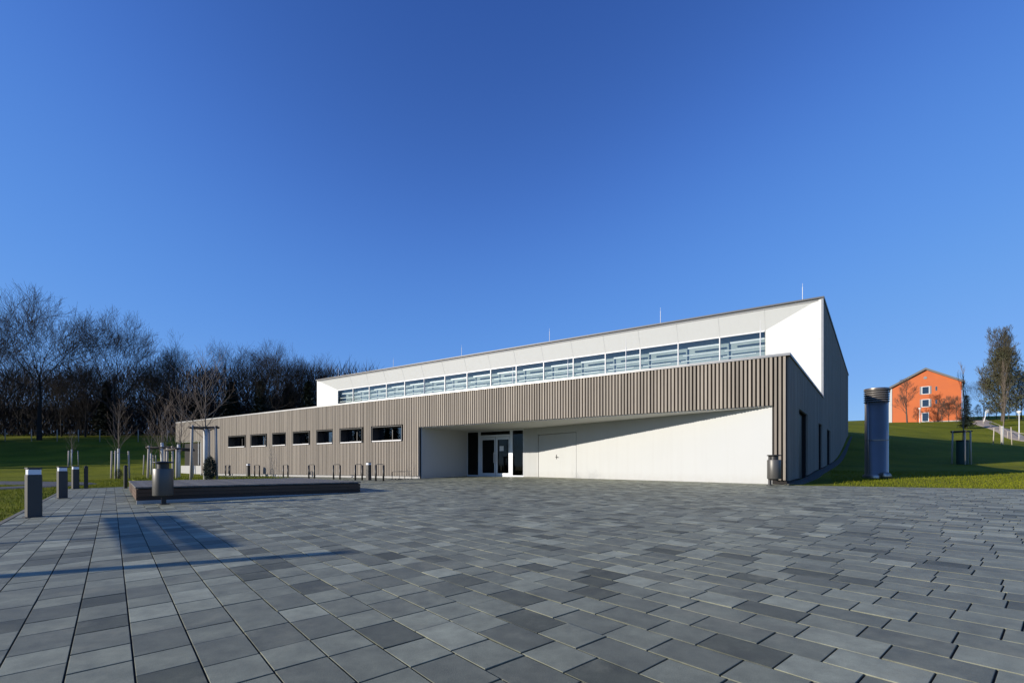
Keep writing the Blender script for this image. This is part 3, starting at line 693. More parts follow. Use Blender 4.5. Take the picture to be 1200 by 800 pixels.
# lightning rods
def rod(x, y, z, h):
    r = MB(); r.lathe([(.05, 0), (.05, .06), (.018, .07), (.018, h * .8), (.009, h * .81), (.006, h)], 6, (x, y, z)); hb(r, 'lightning_rod', M['white_metal'])
for px, h in ((940.5, 1.15), (774, 1.25), (644, 1.2), (541, 1.15), (461, 1.15), (396.5, 1.1)):
    rod(*P(tt(px, QH + .5), QH + .5), ROOFZ - .05, h)
for px, h in ((891, 1.9), (733.5, 2.0), (665.5, 1.6), (601, 1.5), (497, 1.6)):
    rod(*P(tt(px, 1.2), 1.2), 3.4, h)

# ------------------------------------------------------------------ street furniture
def bollard_light(x, y, label, h=.90, w=.20, rz=math.radians(-34)):
    z = G(x, y); t = empty('bollard_light', (x, y, z), rz); tag(t, label, 'bollard light', 'square bollard lights with a white band')
    b = MB(); b.box(-w / 2, w / 2, -w / 2, w / 2, -.02, h * .855); b.build('post', M['bollard'], t, bevel=.012)
    b = MB(); b.box(-w / 2 + .012, w / 2 - .012, -w / 2 + .012, w / 2 - .012, h * .855, h * .962); b.build('diffuser', M['diffuser'], t, bevel=.006)
    b = MB(); b.box(-w / 2, w / 2, -w / 2, w / 2, h * .962, h); b.build('cap', M['bollard'], t, bevel=.008)
    b = MB(); b.box(-w / 2 - .03, w / 2 + .03, -w / 2 - .03, w / 2 + .03, -.01, .012); b.build('base_plate', M['dark_metal'], t, bevel=.003)
    return t
bollard_light(-8.72, 8.6, 'grey bollard light at the lawn edge, nearest and largest of the row')
bollard_light(-12.82, 13.45, 'grey bollard light at the lawn edge, second of the row after the largest one')
bollard_light(-17.3, 18.7, 'grey bollard light at the lawn edge, farthest of the row beside a black post')
bollard_light(at(291, 33), 33, 'small bollard light by the battened wall beside the leftmost bicycle hoops')
bollard_light(at(432, 23.6), 23.6, 'small bollard light by the battened wall beside the rightmost bicycle hoops')

def black_post(px, d, label, h=.92, w=.115):
    x = at(px, d); t = empty('marker_post', (x, d, G(x, d)), math.radians(-40)); tag(t, label, 'post')
    b = MB(); b.box(-w / 2, w / 2, -w / 2, w / 2, -.02, h - .05); b.build('shaft', M['dark_metal'], t, bevel=.01)
    b = MB(); b.add([(-w / 2, -w / 2, h - .05), (w / 2, -w / 2, h - .05), (w / 2, w / 2, h - .05), (-w / 2, w / 2, h - .05), (0, 0, h)], [(0, 1, 4), (1, 2, 4), (2, 3, 4), (3, 0, 4)]); b.build('top', M['dark_metal'], t)
black_post(100.8, 18.8, 'slim black square post on the paving right of the farthest bollard light')
black_post(147.2, 18.6, 'slim black square post behind the left corner of the timber deck', w=.11)

def litter_bin(x, y, label, h=1.0, rz=0.0):
    z = G(x, y); t = empty('litter_bin', (x, y, z), rz); tag(t, label, 'litter bin', 'round metal litter bins')
    b = MB(); b.lathe([(.13, .21), (.19, .21), (.20, .225), (.20, .82), (.195, .83), (.18, .83), (.175, .78)], 36); b.build('body', M['binsteel'], t)
    b = MB(); b.lathe([(.19, .955), (.205, .96), (.21, .975), (.19, .99), (.0, 1.0)], 36, caps=False); b.build('lid', M['dark_metal'], t)
    b = MB(); b.box(-.045, .045, .10, .17, -.02, .965); b.box(-.05, .05, -.10, .17, .17, .208); b.build('post', M['dark_metal'], t, bevel=.006)
    b = MB(); b.lathe([(.12, .76), (.12, .955)], 24); b.build('liner', M['dark_metal'], t)
    b = MB(); b.lathe([(.11, -.01), (.11, .015)], 20, (0, .13, 0)); b.build('base_plate', M['dark_metal'], t)
    return t
M['binsteel'] = mat('bin_steel', (0.110, 0.105, 0.095), .42, metal=.35, noise=.3, scale=5, stretch=(1, 1, .3))
litter_bin(at(191, 10.85), 10.85, 'cylindrical steel litter bin with a lid in front of the timber deck', rz=math.radians(30))
litter_bin(at(907, 15.3), 15.3, 'cylindrical steel litter bin with a lid at the right corner of the hall', rz=math.radians(30))

# timber deck -------------------------------------------------------
u0, u1, v0, v1 = 14.1, 20.0, .42, 5.85
dk_top = -.515
dz = G(*e2w(u0, v0)); deck = empty('timber_deck', (*e2w(u0, v0), dz)); tag(deck, 'low square timber seating deck with dark plank sides standing on the paving', 'deck')
ox, oy = e2w(u0, v0)
ang = math.atan2(E1[1], E1[0])
deck.rotation_euler = (0, 0, ang)      # local x along the rows, local -y across
LU, LV = u1 - u0, v1 - v0; H = dk_top - dz; rb = random.Random(9)
b = MB(); y = 0.0
while y < LV - .02:
    w = min(.138, LV - y); b.box(0, LU, -(y + w), -y, H - .035, H + rb.uniform(-.001, .001), rb.random()); y += .145
b.build('deck_boards', M['deck'], deck, tone=True)
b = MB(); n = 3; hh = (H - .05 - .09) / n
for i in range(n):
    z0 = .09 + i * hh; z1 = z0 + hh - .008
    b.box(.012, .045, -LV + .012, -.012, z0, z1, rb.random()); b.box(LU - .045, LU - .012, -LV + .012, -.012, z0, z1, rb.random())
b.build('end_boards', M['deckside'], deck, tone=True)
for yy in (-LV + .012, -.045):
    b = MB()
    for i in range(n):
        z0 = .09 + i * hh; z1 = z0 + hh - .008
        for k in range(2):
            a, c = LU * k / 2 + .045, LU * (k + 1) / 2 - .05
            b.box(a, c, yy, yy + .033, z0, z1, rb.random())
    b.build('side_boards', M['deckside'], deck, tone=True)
b = MB(); b.box(.05, LU - .05, -LV + .05, -.05, -.25, H - .04); b.build('frame', M['substrate'], deck)
b = MB(); b.box(-.03, LU - .04, -LV + .03, -LV + .048, -.25, .085); b.box(-.03, .049, -LV + .049, -.02, -.25, .085); b.build('concrete_footing', M['concrete'], deck)

# raised planting bed behind the deck
bed = MB(); BU0, BU1, BV0, BV1 = 20.03, 24.9, .62, 5.7; zt = -.56
p = [e2w(BU0, BV0), e2w(BU1, BV0), e2w(BU1, BV1), e2w(BU0, BV1)][::-1]
bed.prism(p, -1.5, zt); tag(bed.build('planting_bed', M['lawn']), kind='structure')

# bicycle hoops -----------------------------------------------------
hoops = []
specs = [(264, 268.5, 36), (298, 303.5, 32.5), (331.5, 337, 29.8), (361.5, 368, 27.4), (390.5, 398, 25.4), (416, 424, 23.8), (440, 449, 22.6)]
names = ['leftmost pair of legs by the tall tree stakes', 'just right of the small left bollard light', 'below the third and fourth small windows', 'below the fifth small window', 'below the gap before the sixth window', 'left of the small right bollard light', 'rightmost, just right of the small right bollard light']
for (pa, pb, d), nm in zip(specs, names):
    xa, xb = at(pa, d), at(pb, d - .1); x = (xa + xb) / 2; z = G(x, d)
    t = empty('bicycle_hoop', (x, d, z), math.atan2(-.1, xb - xa)); tag(t, 'black steel bicycle hoop, ' + nm, 'bicycle stand', 'bicycle hoops along the battened wall')
    L = math.hypot(xb - xa, .1) / 2; h = .80
    b = MB(); b.tube([(-L, 0, -.05), (-L, 0, h - .04)], .045, 10); b.build('leg', M['dark_metal'], t)
    b = MB(); b.tube([(L, 0, -.05), (L, 0, h - .04)], .045, 10); b.build('leg', M['dark_metal'], t)
    b = MB(); b.tube([(-L, 0, h - .06), (-L + .02, 0, h - .015), (-L + .06, 0, h), (L - .06, 0, h), (L - .02, 0, h - .015), (L, 0, h - .06)], .016, 8); b.build('top_rail', M['dark_metal'], t)
# low tubular rack beside the recess
x, y = at(471, 24.4), 24.4; z = G(x, y); t = empty('bicycle_rack', (x, y, z), math.radians(-33)); tag(t, 'low thin tubular bicycle rack on the paving left of the entrance recess', 'bicycle rack')
b = MB()
for k in range(2): b.tube([(-.45, -.25 + .5 * k, 0), (-.45, -.25 + .5 * k, .36), (-.4, -.25 + .5 * k, .40), (.4, -.25 + .5 * k, .40), (.45, -.25 + .5 * k, .36), (.45, -.25 + .5 * k, 0)], .014, 6)
b.build('loops', M['dark_metal'], t)
b = MB(); b.box(-.5, .5, -.27, -.23, 0, .03); b.box(-.5, .5, .23, .27, 0, .03); b.build('rail', M['dark_metal'], t)

# ventilation stack -------------------------------------------------
x, y = at(1027.2, 18.4), 18.4; z = G(x, y) + .0; z = T(x, y)
t = empty('ventilation_stack', (x, y, z)); tag(t, 'tall shiny steel ventilation pipe with a louvred top on the grass', 'ventilation pipe')
R = .375; top = (HOR - 454.8) / F * y - z; lz = (HOR - 471.5) / F * y - z
b = MB(); b.lathe([(R + .04, .0), (R + .04, .04), (R, .045), (R, lz - .0), (R - .02, lz)], 48); b.build('pipe', M['steel'], t)
for zz in (lz * .5,):
    b = MB(); b.lathe([(R + .001, zz - .012), (R + .006, zz - .008), (R + .006, zz + .008), (R + .001, zz + .012)], 48, caps=False); b.build('seam_band', M['steel'], t)
b = MB(); b.tube([(-R - .012, -.08, .0), (-R - .012, -.08, lz)], .012, 6); b.build('seam', M['steel'], t)
b = MB(); b.lathe([(R - .07, lz), (R - .07, top - .05)], 32); b.build('core', M['black'], t)
nl = 6; lh = (top - .04 - lz) / nl
for i in range(nl):
    z0 = lz + i * lh
    b = MB(); b.lathe([(R + .035, z0 + .015), (R + .035, z0 + .025), (R - .03, z0 + lh * .95), (R - .04, z0 + lh * .95), (R + .025, z0 + .012), (R + .035, z0 + .015)], 48, caps=False); b.build('louvre', M['louvre'], t)
b = MB(); b.lathe([(R + .03, top - .05), (R + .03, top - .02), (R * .6, top), (0.01, top + .02)], 48); b.build('cap', M['steel'], t)
b = MB(); b.lathe([(R + .02, -.1), (R + .07, -.05), (R + .07, .10), (R + .02, .14)], 40); b.build('collar', M['steel'], t)
x2, y2 = at(1036, 17.9) - x, 17.85 - y
b = MB(); b.tube([(0, 0, .08), (x2 * .9, y2 * 1.0, .09), (x2 * 1.25, y2 * 1.25, .09)], [.15, .15, .145], 20); b.build('elbow_duct', M['steel'], t)

# ------------------------------------------------------------------ trees
def grow(seed, height, trunk_r, spread=1.0, levels=5, first=.3, up=.35, nb=(7, 5, 4, 4, 3), droop=0.0, lean=(0, 0), maxr=None, ratio=.62, twig=.012, fork=0.0, wob=.55, fan=0.0):
    """bare tree: returns (thick polylines, thin polylines); polyline = (points, radii)"""
    r = random.Random(seed); thick = []; thin = []
    def branch(p, d, L, rad, lev):
        n = max(3, int(4 + L / (height * .09))) if lev < 2 else (4 if lev < 4 else 3)
        pts = [p.copy()]; rads = [rad]; dd = d.copy(); q = p.copy()
        for i in range(1, n + 1):
            if lev == 0: dd = (dd + Vector((lean[0] - dd.x, lean[1] - dd.y, 0)) * .5).normalized()
            jit = (.035 if lev == 0 else .13) * wob / .55
            dd = (dd + Vector((r.gauss(0, jit), r.gauss(0, jit), r.gauss(0, jit * .7))) + Vector((0, 0, up * (.55 if lev else .5))) / n * 1.3 - Vector((0, 0, droop * lev / n))).normalized()
            q = q + dd * (L / n); pts.append(q.copy()); rads.append(max(twig * .45, rad * (1 - i / n * (.72 if lev else .80))))
        (thick if lev < (3 if fan else 2) else thin).append((pts, rads, lev))
        if lev >= levels: return
        k = nb[min(lev, len(nb) - 1)]
        for i in range(k):
            s = (first if lev == 0 else .22) + (1 - (first if lev == 0 else .22)) * (i + r.random() * .9) / k
            s = min(s, .98); j = min(int(s * n), n - 1); f = s * n - j
            bp = pts[j].lerp(pts[j + 1], f); br = rads[j] * (1 - f) + rads[j + 1] * f
            axis_d = (pts[j + 1] - pts[j]).normalized()
            a = (i * 2.4 + r.random() * 1.2); side = axis_d.cross(Vector((0, 0, 1)) if abs(axis_d.z) < .9 else Vector((1, 0, 0))).normalized()
            side = (Matrix.Rotation(a, 3, axis_d) @ side)
            tilt = r.uniform(.45, .85) * spread
            if fan and lev == 0: tilt = spread * (1.05 - .95 * (s - first) / (1 - first)) * r.uniform(.75, 1.1)
            elif fan: tilt = r.uniform(.30, .75)
            nd = (axis_d * math.cos(tilt) + side * math.sin(tilt)).normalized()
            ll = height * r.uniform(.85, 1.05) * (1 - fan * s) * (.98 if tilt < .6 else .85) if (fan and lev == 0) else (height * .42 * spread ** .5 * (1.15 - .55 * s) if lev == 0 else L * r.uniform(.50, .80) * (1.12 - .5 * s))
            branch(bp, nd, ll, max(twig * .6, br * r.uniform(.45, .68)), lev + 1)
    branch(Vector((0, 0, -.3)), Vector((lean[0], lean[1], 1)).normalized(), height * (fan or .97) + .3, trunk_r, 0)
    return thick, thin
def tree_meshes(res, mt_, mw, name_t='trunk', name_c='crown', norm=None):
    thick, thin = res
    a = MB()
    for pts, rads, lev in thick: a.tube(pts, rads, 8 if lev == 0 else 5, caps=False)
    zs = sorted(p.z for pts, rads, lev in thin for p in pts); top = zs[int(len(zs) * .999)] if norm else 1
    if norm: kz = norm / top; a.v = [(p[0] * kz, p[1] * kz, p[2] * kz) for p in a.v]
    ta = bpy.data.meshes.new(name_t); ta.from_pydata(a.v, [], a.f); ta.polygons.foreach_set('use_smooth', [True] * len(a.f)); ta.materials.append(mt_)
    c = MB()
    for pts, rads, lev in thin: c.tube(pts, rads, 3, caps=False)
    if norm: c.v = [(p[0] * kz, p[1] * kz, p[2] * kz) for p in c.v]
    tb = bpy.data.meshes.new(name_c); tb.from_pydata(c.v, [], c.f); tb.polygons.foreach_set('use_smooth', [True] * len(c.f)); tb.materials.append(mw)
    return ta, tb
def put_tree(kind, meshes, x, y, z, rz, s, label, group=None, cat='tree', sz=None):
    t = empty(kind, (x, y, z), rz); t.scale = (s, s, sz or s); tag(t, label, cat, group)
    for m, nm in zip(meshes, ('trunk', 'crown', 'leaves')):
        o = bpy.data.objects.new(nm, m); col.objects.link(o); o.parent = t
    return t
# six kinds of winter tree, 20 m tall
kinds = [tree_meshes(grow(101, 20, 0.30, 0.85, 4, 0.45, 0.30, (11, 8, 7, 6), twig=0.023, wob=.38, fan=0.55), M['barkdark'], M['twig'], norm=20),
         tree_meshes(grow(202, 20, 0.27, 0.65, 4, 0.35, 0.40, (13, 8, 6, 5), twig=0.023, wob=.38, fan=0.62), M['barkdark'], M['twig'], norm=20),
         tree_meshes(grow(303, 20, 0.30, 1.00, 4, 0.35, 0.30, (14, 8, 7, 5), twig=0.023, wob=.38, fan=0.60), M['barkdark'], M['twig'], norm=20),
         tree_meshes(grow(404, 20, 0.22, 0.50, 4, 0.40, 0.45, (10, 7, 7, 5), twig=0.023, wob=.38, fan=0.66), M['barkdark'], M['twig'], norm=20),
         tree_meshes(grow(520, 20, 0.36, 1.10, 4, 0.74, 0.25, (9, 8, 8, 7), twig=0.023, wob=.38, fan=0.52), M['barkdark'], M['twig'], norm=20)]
def conifer_mesh(seed, h, r0, mt_, dens=1.0, ragged=.3):
    r = random.Random(seed); t = MB(); t.tube([(0, 0, -.3), (0, 0, h * .5), (0, 0, h)], [h * .018, h * .011, .01], 8)
    ta = bpy.data.meshes.new('trunk'); ta.from_pydata(t.v, [], t.f); ta.materials.append(M['barkdark'])
    vs = []; fs = []; z = h * .1
    while z < h * .985:
        f = 1 - z / h; n = int((7 + 9 * f) * dens)
        for k in range(n):
            a = r.random() * 6.283; L = r0 * (f ** .8) * r.uniform(1 - ragged, 1.1) + .12
            m = max(3, int(L / (h * .03)))
            for i in range(m):
                s = (i + r.random()) / m; px_, py_ = math.cos(a) * L * s, math.sin(a) * L * s; pz = z - L * .28 * s + L * .10 * s * s
                for _ in range(3):
                    w = h * .012 * r.uniform(.6, 1.5) + .03; l = w * r.uniform(1.5, 3.2); aa = a + r.gauss(0, .9); el = r.gauss(-.2, .4)
                    dx, dy, dz_ = math.cos(aa) * l, math.sin(aa) * l, math.sin(el) * l; b0 = len(vs)
                    jx, jy, jz = r.gauss(0, w), r.gauss(0, w), r.gauss(0, w)
                    vs += [(px_ + jx - dy * .35, py_ + jy + dx * .35, pz + jz), (px_ + jx + dy * .35, py_ + jy - dx * .35, pz + jz - w * .4), (px_ + jx + dx, py_ + jy + dy, pz + jz + dz_)]
                    fs.append((b0, b0 + 1, b0 + 2))
        z += h * .017 * r.uniform(.7, 1.3)
    c = bpy.data.meshes.new('crown'); c.from_pydata(vs, [], fs); c.materials.append(mt_); return ta, c
con = [conifer_mesh(1, 16, 4.2, M['needle'], 1.3, .5), conifer_mesh(2, 14, 4.4, M['needle'], 1.3, .5)]

def bx(px, d, z=None): return (at(px, d), d)
def base_d(x, y): return T(x, y) - .1
def crown_scale(px, d, ytop, H0=20.0):
    x, y = bx(px, d); z = base_d(x, y); return ((HOR - ytop) / F * y - z) / H0
rb = random.Random(21)
# (column, depth, picture row of the crown top, kind, label)
heroes = [(46, 78, 338, 4, 'tallest bare tree with a wide open crown above the dark wood'),
          (-12, 76, 362, 0, 'bare tree cut by the left edge of the photo'),
          (136, 80, 362, 2, 'broad dense bare tree right of the tallest one'),
          (100, 86, 412, 1, 'bare tree between the tallest tree and the broad dense one'),
          (208, 82, 392, 3, 'narrow bare tree standing alone against the sky left of the hall'),
          (178, 88, 418, 1, 'lower bare tree left of the narrow lone one'),
          (243, 90, 420, 3, 'bare tree behind the thin young tree with stakes'),
          (290, 86, 402, 0, 'leftmost bare tree of the clump above the low roof'),
          (320, 84, 399, 2, 'rounded bare tree in the middle of the clump above the low roof'),
          (350, 86, 409, 1, 'bare tree right of the rounded one above the low roof'),
          (384, 88, 418, 3, 'bare tree just left of the white upper storey'),
          (400, 92, 436, 1, 'low bare tree top behind the left end of the white storey'),
          (22, 92, 424, 2, 'bare tree behind the tallest one, lower'),
          (72, 88, 428, 1, 'bare tree tucked right under the tallest crown')]
gN = 'tall bare trees at the edge of the wood'
for px, d, yt, k, lab in heroes:
    x, y = bx(px, d); s = crown_scale(px, d, yt)
    put_tree('bare_tree', kinds[k], x, y, base_d(x, y), rb.random() * 6.28, s * (1.0 if k != 4 else 1.05), lab, gN, sz=s)
lbl = 'dark bare trunk and crown deep in the wood behind the lawn'
for i in range(80):
    px = -60 + i * 6.1 + rb.uniform(-5, 5); d = rb.uniform(88, 128); x, y = bx(px, d)
    env = (470 if -20 < px < 110 else 454 if px < 385 else 462) + 14 * math.sin(px * .05) + (12 if 215 < px < 268 else 0)
    s = crown_scale(px, d, env + rb.uniform(-4, 26)); s = max(.35, s)
    put_tree('bare_tree', kinds[rb.randint(0, 3)], x, y, base_d(x, y), rb.random() * 6.28, s, lbl, 'trees deep in the wood', sz=s)
for px, d, yt, k, lab in ((272, 84, 446, 1, 'dark evergreen left of the clump above the low roof'), (306, 82, 444, 0, 'dark evergreen under the rounded bare trees'), (362, 82, 446, 0, 'dark pointed evergreen left of the white storey'), (338, 88, 448, 1, 'dark evergreen between the bare trees above the roof'), (232, 92, 462, 1, 'low dark evergreen behind the young staked trees'), (126, 90, 446, 0, 'dark evergreen hidden in the wood under the broad tree')):
    x, y = bx(px, d); s = crown_scale(px, d, yt, 16 if k == 0 else 14); put_tree('evergreen_tree', con[k], x, y, base_d(x, y), rb.random() * 6, s, lab, 'evergreens in the wood')
# trees out to the left whose shadows band the lawn
for i, (x, y, s) in enumerate([(-88, 50, 1.0), (-96, 56, .9), (-104, 62, 1.1), (-92, 42, .8), (-112, 46, 1.1), (-120, 54, 1.0), (-100, 36, .7), (-84, 62, .9), (-96, 68, 1.0), (-110, 70, 1.1), (-125, 66, 1.2), (-90, 58, 1.0), (-130, 40, 1.2), (-108, 53, 1.1), (-86, 46, .7), (-116, 60, 1.1), (-100, 48, 1.0)]):
    put_tree('bare_tree', kinds[(0, 2, 1)[i % 3]], x, y, base_d(x, y), i * 1.3, s, 'bare tree of the wood left of the lawn', 'trees left of the lawn', sz=s)
rs = random.Random(77)
for i in range(26):
    y = 13 + i * 2.2 + rs.uniform(-.8, .8); x = -84 - rs.uniform(0, 16) - max(0, y - 45) * .3
    put_tree('evergreen_tree', con[i % 2], x, y, base_d(x, y), i, rs.uniform(.6, 1.0), 'dark evergreen in the belt left of the lawn', 'evergreen belt left of the lawn')
for i in range(9):
    y = 46 + i * 3.4 + rs.uniform(-.8, .8); x = -76 - max(0, y - 58) * .9 - rs.uniform(0, 4)
    put_tree('evergreen_tree', con[i % 2], x, y, base_d(x, y), i, rs.uniform(.45, .85), 'dark evergreen in the belt left of the lawn', 'evergreen belt left of the lawn')
# thicket closing the wood between the trunks
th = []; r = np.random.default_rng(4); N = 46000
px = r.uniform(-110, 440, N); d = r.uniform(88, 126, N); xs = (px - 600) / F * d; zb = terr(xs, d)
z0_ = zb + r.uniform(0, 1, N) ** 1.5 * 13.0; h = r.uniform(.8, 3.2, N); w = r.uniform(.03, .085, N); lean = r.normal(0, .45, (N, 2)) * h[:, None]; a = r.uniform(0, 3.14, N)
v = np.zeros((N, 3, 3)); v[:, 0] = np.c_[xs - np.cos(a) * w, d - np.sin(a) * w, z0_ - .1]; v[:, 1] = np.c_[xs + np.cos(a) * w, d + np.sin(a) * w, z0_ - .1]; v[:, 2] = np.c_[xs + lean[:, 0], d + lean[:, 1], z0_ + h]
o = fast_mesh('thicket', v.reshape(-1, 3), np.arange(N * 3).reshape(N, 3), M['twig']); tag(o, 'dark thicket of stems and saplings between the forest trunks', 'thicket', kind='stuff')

# fence along the wood
fx = [at(p_, 76) for p_ in (-40, 6, 37, 67, 92, 117, 162, 196, 222)]
fe = empty('wire_fence', (fx[0], 76, T(fx[0], 76))); tag(fe, 'thin wire fence with pale posts along the edge of the wood', 'fence')
def loc(o, p): return (p[0] - o.location[0], p[1] - o.location[1], p[2] - o.location[2])
for x in fx:
    b = MB(); z = T(x, 76); b.tube([loc(fe, (x, 76, z - .2)), loc(fe, (x, 76, z + 1.95))], .06, 6); b.build('post', M['stake'], fe)
for hgt in (.5, 1.1, 1.8):
    b = MB(); b.tube([loc(fe, (x, 76, T(x, 76) + hgt)) for x in fx], .012, 4); b.build('wire', M['dark_metal'], fe)

# young staked trees ------------------------------------------------
def crossbeam(mb, a, b, r_): mb.tube([a, b], r_, 7)
def support(x, y, z, h, w, label, posts=3, rad=.045, rz=0.0, cross=True, group='stake frames round the young trees'):
    t = empty('tree_stakes', (x, y, z), rz); tag(t, label, 'tree stakes', group)
    pts = [(math.cos(a) * w, math.sin(a) * w) for a in [math.pi / 2 + 2 * math.pi * i / posts for i in range(posts)]]
    tops = []
    for (a, b_) in pts:
        m = MB(); m.tube([(a * 1.12, b_ * 1.12, -.3), (a, b_, h)], [rad * 1.05, rad], 9); m.build('post', M['stake'], t); tops.append(Vector((a, b_, h - .10)))
    if cross:
        for i in range(posts):
            m = MB(); p_, q_ = tops[i], tops[(i + 1) % posts]; e = (q_ - p_).normalized() * .12
            m.tube([p_ - e + Vector((0, 0, .03 * i)), q_ + e + Vector((0, 0, .03 * i))], rad * .8, 7); m.build('cross_rail', M['bark'], t)
    m = MB()
    for p_ in tops: m.tube([p_ + Vector((0, 0, -.03)), Vector((0, 0, h - .12))], .014, 4)
    m.build('tie', M['dark_metal'], t)
    return t
def young(seed, x, y, z, h, label, rad=.045, wrap=1.9, spread=.42, nb=(16, 5, 3), first=.34, up=.9, mat_t='twiglight', levels=3, group='young bare trees held by stakes'):
    res = grow(seed, h, rad, spread, levels, first, up, nb, twig=.009, wob=.35)
    m = tree_meshes(res, M['barky'], M[mat_t], norm=h); t = put_tree('young_tree', m, x, y, z, seed, 1, label, group)
    if wrap:
        w = MB(); w.tube([(0, 0, 0), (0, 0, wrap)], rad * 1.55, 12); w.build('trunk_wrap', M['guard'], t)
    return t
M['barky'] = mat('young_bark', (.17, .135, .105), .85, noise=.4, scale=8)
x, y = at(241, 17.6), 17.6
young(7, x, y, zt, 5.0, 'large young bare tree rising from the bed behind the timber deck', rad=.05, wrap=1.9, spread=1.15, nb=(20, 6), first=.40, up=.55, levels=2)
support(x, y, zt, 2.02, .43, 'tall three post stake frame round the large young tree behind the deck', rz=.35)
b = MB(); b.lathe([(.40, -.05), (.43, .25), (.38, .55), (.28, .85), (.12, .95)], 18); me = b
def shrub(x, y, z, s, label, seed, m='needle', n=1400, sz=1.2):
    r = np.random.default_rng(seed); u = r.normal(size=(n, 3)); u /= np.linalg.norm(u, axis=1)[:, None]; rad = r.uniform(.55, 1.05, n)[:, None]
    c = u * rad * np.array([s, s, s * sz]) + np.array([0, 0, s * sz * .9]); c[:, 2] = np.maximum(c[:, 2], .02)
    d1 = r.normal(size=(n, 3)) * s * .10; d2 = r.normal(size=(n, 3)) * s * .10
    v = np.stack([c, c + d1, c + d2], 1).reshape(-1, 3); t = empty('shrub', (x, y, z)); tag(t, label, 'shrub')
    fast_mesh('leaves', v, np.arange(n * 3).reshape(n, 3), M[m], t)
    k = MB(); k.tube([(0, 0, -.1), (0, 0, s * 1.2)], [.03, .015], 6); k.build('stem', M['bark'], t)
shrub(at(246, 17.2), 17.2, zt, .21, 'dark rounded shrub at the foot of the large young tree', 3, n=4200, sz=2.2)
# two or three smaller ones farther left
for (px, d, h, lab, sd, sp) in ((209.5, 20.5, 4.6, 'young bare tree with a pale wrapped trunk left of the low roof corner', 12, .5), (190, 21.5, 4.2, 'young bare tree behind the steel litter bin', 13, .5), (139, 30, 5.2, 'young bare tree on the lawn left of the timber deck', 14, .4), (177, 42, 5.0, 'young bare tree far on the lawn, right of the lone one', 15, .4), (84, 52, 4.2, 'smallest young tree far out on the dark lawn', 16, .35)):
    x, y = at(px, d), d; z = max(T(x, y), G(x, y)) if d > 24 else zt
    if d < 24 : z = T(x, y)
    young(sd, x, y, z, h, lab, rad=.04, spread=sp * 1.9, nb=(16, 6), up=.6, levels=2)
    support(x, y, z, 1.75, .5, 'stake frame round the ' + lab.replace(' with a pale wrapped trunk', ''), rz=sd, cross=d < 24)
shrub(at(139, 29.6), 29.6, T(at(139, 29.6), 29.6), .22, 'dark tuft at the foot of the young tree on the lawn', 5, n=900, sz=1.5)
shrub(at(210, 20.2), 20.2, T(at(210, 20.2), 20.2), .2, 'small dark tuft at the foot of the wrapped young tree', 6, n=900, sz=1.3)

# ------------------------------------------------------------------ right side: hill, house, lamps, trees
x, y = at(1128, 30), 30
z = T(x, y); young(31, x, y, z, 6.6, 'thin young tree in a green guard on the shaded slope', rad=.05, wrap=0, spread=.3, nb=(12, 4, 3), first=.4, up=1.2)
support(x, y, z, 2.15, .48, 'stake frame on the shaded slope round the young tree in the green guard', rz=.5, cross=True)
g = MB(); g.lathe([(.30, 0), (.31, .6), (.30, 1.45)], 14, (0, 0, 0)); t = empty('tree_guard', (x, y, z)); tag(t, 'dark green mesh tree guard on the shaded slope', 'tree guard'); g.build('mesh_sleeve', M['greenmesh'], t)
g = MB(); g.lathe([(.315, 1.45), (.325, 1.47), (.325, 1.51), (.315, 1.53)], 14); g.build('rim', M['dark_metal'], t)
x, y = at(1174.5, 52), 52; z = T(x, y)
young(33, x, y, z, 9.5, 'tall thin young tree with a white wrapped trunk on the sunny slope', rad=.08, wrap=2.0, spread=.33, nb=(14, 5, 3), first=.3, up=1.3)
support(x, y, z, 1.9, .75, 'low stake frame round the tall thin tree on the sunny slope', rz=.2, cross=False)

# orange house
gl = np.array((80.4, 99.8)); gr = np.array((88.4, 92.8)); gd = gr - gl; GW = np.linalg.norm(gd); gd /= GW
gb = np.array((-gd[1], gd[0])); gb = gb if gb @ gl > 0 else -gb
hz = 8.6
house = empty('orange_house', (gl[0], gl[1], hz)); house.rotation_euler = (0, 0, math.atan2(gd[1], gd[0])); tag(house, 'orange rendered house with a dark pitched roof on top of the green hill', 'house')
EH = 16.35 - hz; AH = 19.4 - hz; DP = 22; ax = GW * .50
b = MB(); b.add([(0, 0, -2), (GW, 0, -2), (GW, 0, EH), (ax, 0, AH), (0, 0, EH), (0, DP, -2), (GW, DP, -2), (GW, DP, EH), (ax, DP, AH), (0, DP, EH)],
              [(0, 1, 2, 3, 4), (9, 8, 7, 6, 5), (0, 4, 9, 5), (1, 6, 7, 2), (0, 5, 6, 1), (2, 7, 8, 3), (3, 8, 9, 4)]); b.build('wall', M['orange'], house)
b = MB(); sl = (AH - EH) / ax
def slab(x0, z0, x1, z1):
    b.hexa([(x0, -.45, z0), (x1, -.45, z1), (x1, DP + .4, z1), (x0, DP + .4, z0), (x0, -.45, z0 + .42), (x1, -.45, z1 + .42), (x1, DP + .4, z1 + .42), (x0, DP + .4, z0 + .42)])
slab(-.5, EH - .5 * sl + .01, ax - .002, AH + .01); slab(ax + .002, AH + .01, GW + .5, EH - .5 * sl + .01); b.build('roof', M['rooftile'], house)
b = MB(); b.hexa([(-1.0, -.1, -1.5), (-.02, -.1, -1.5), (-.02, .5, -1.5), (-1.0, .5, -1.5), (-.25, -.1, EH - .1), (-.02, -.1, EH - .1), (-.02, .5, EH - .1), (-.25, .5, EH - .1)]); b.build('buttress', M['white'], house)
def hpx(p_):
    r_ = (p_ - 600) / F; return (r_ * gl[1] - gl[0]) / (gd[0] - r_ * gd[1])
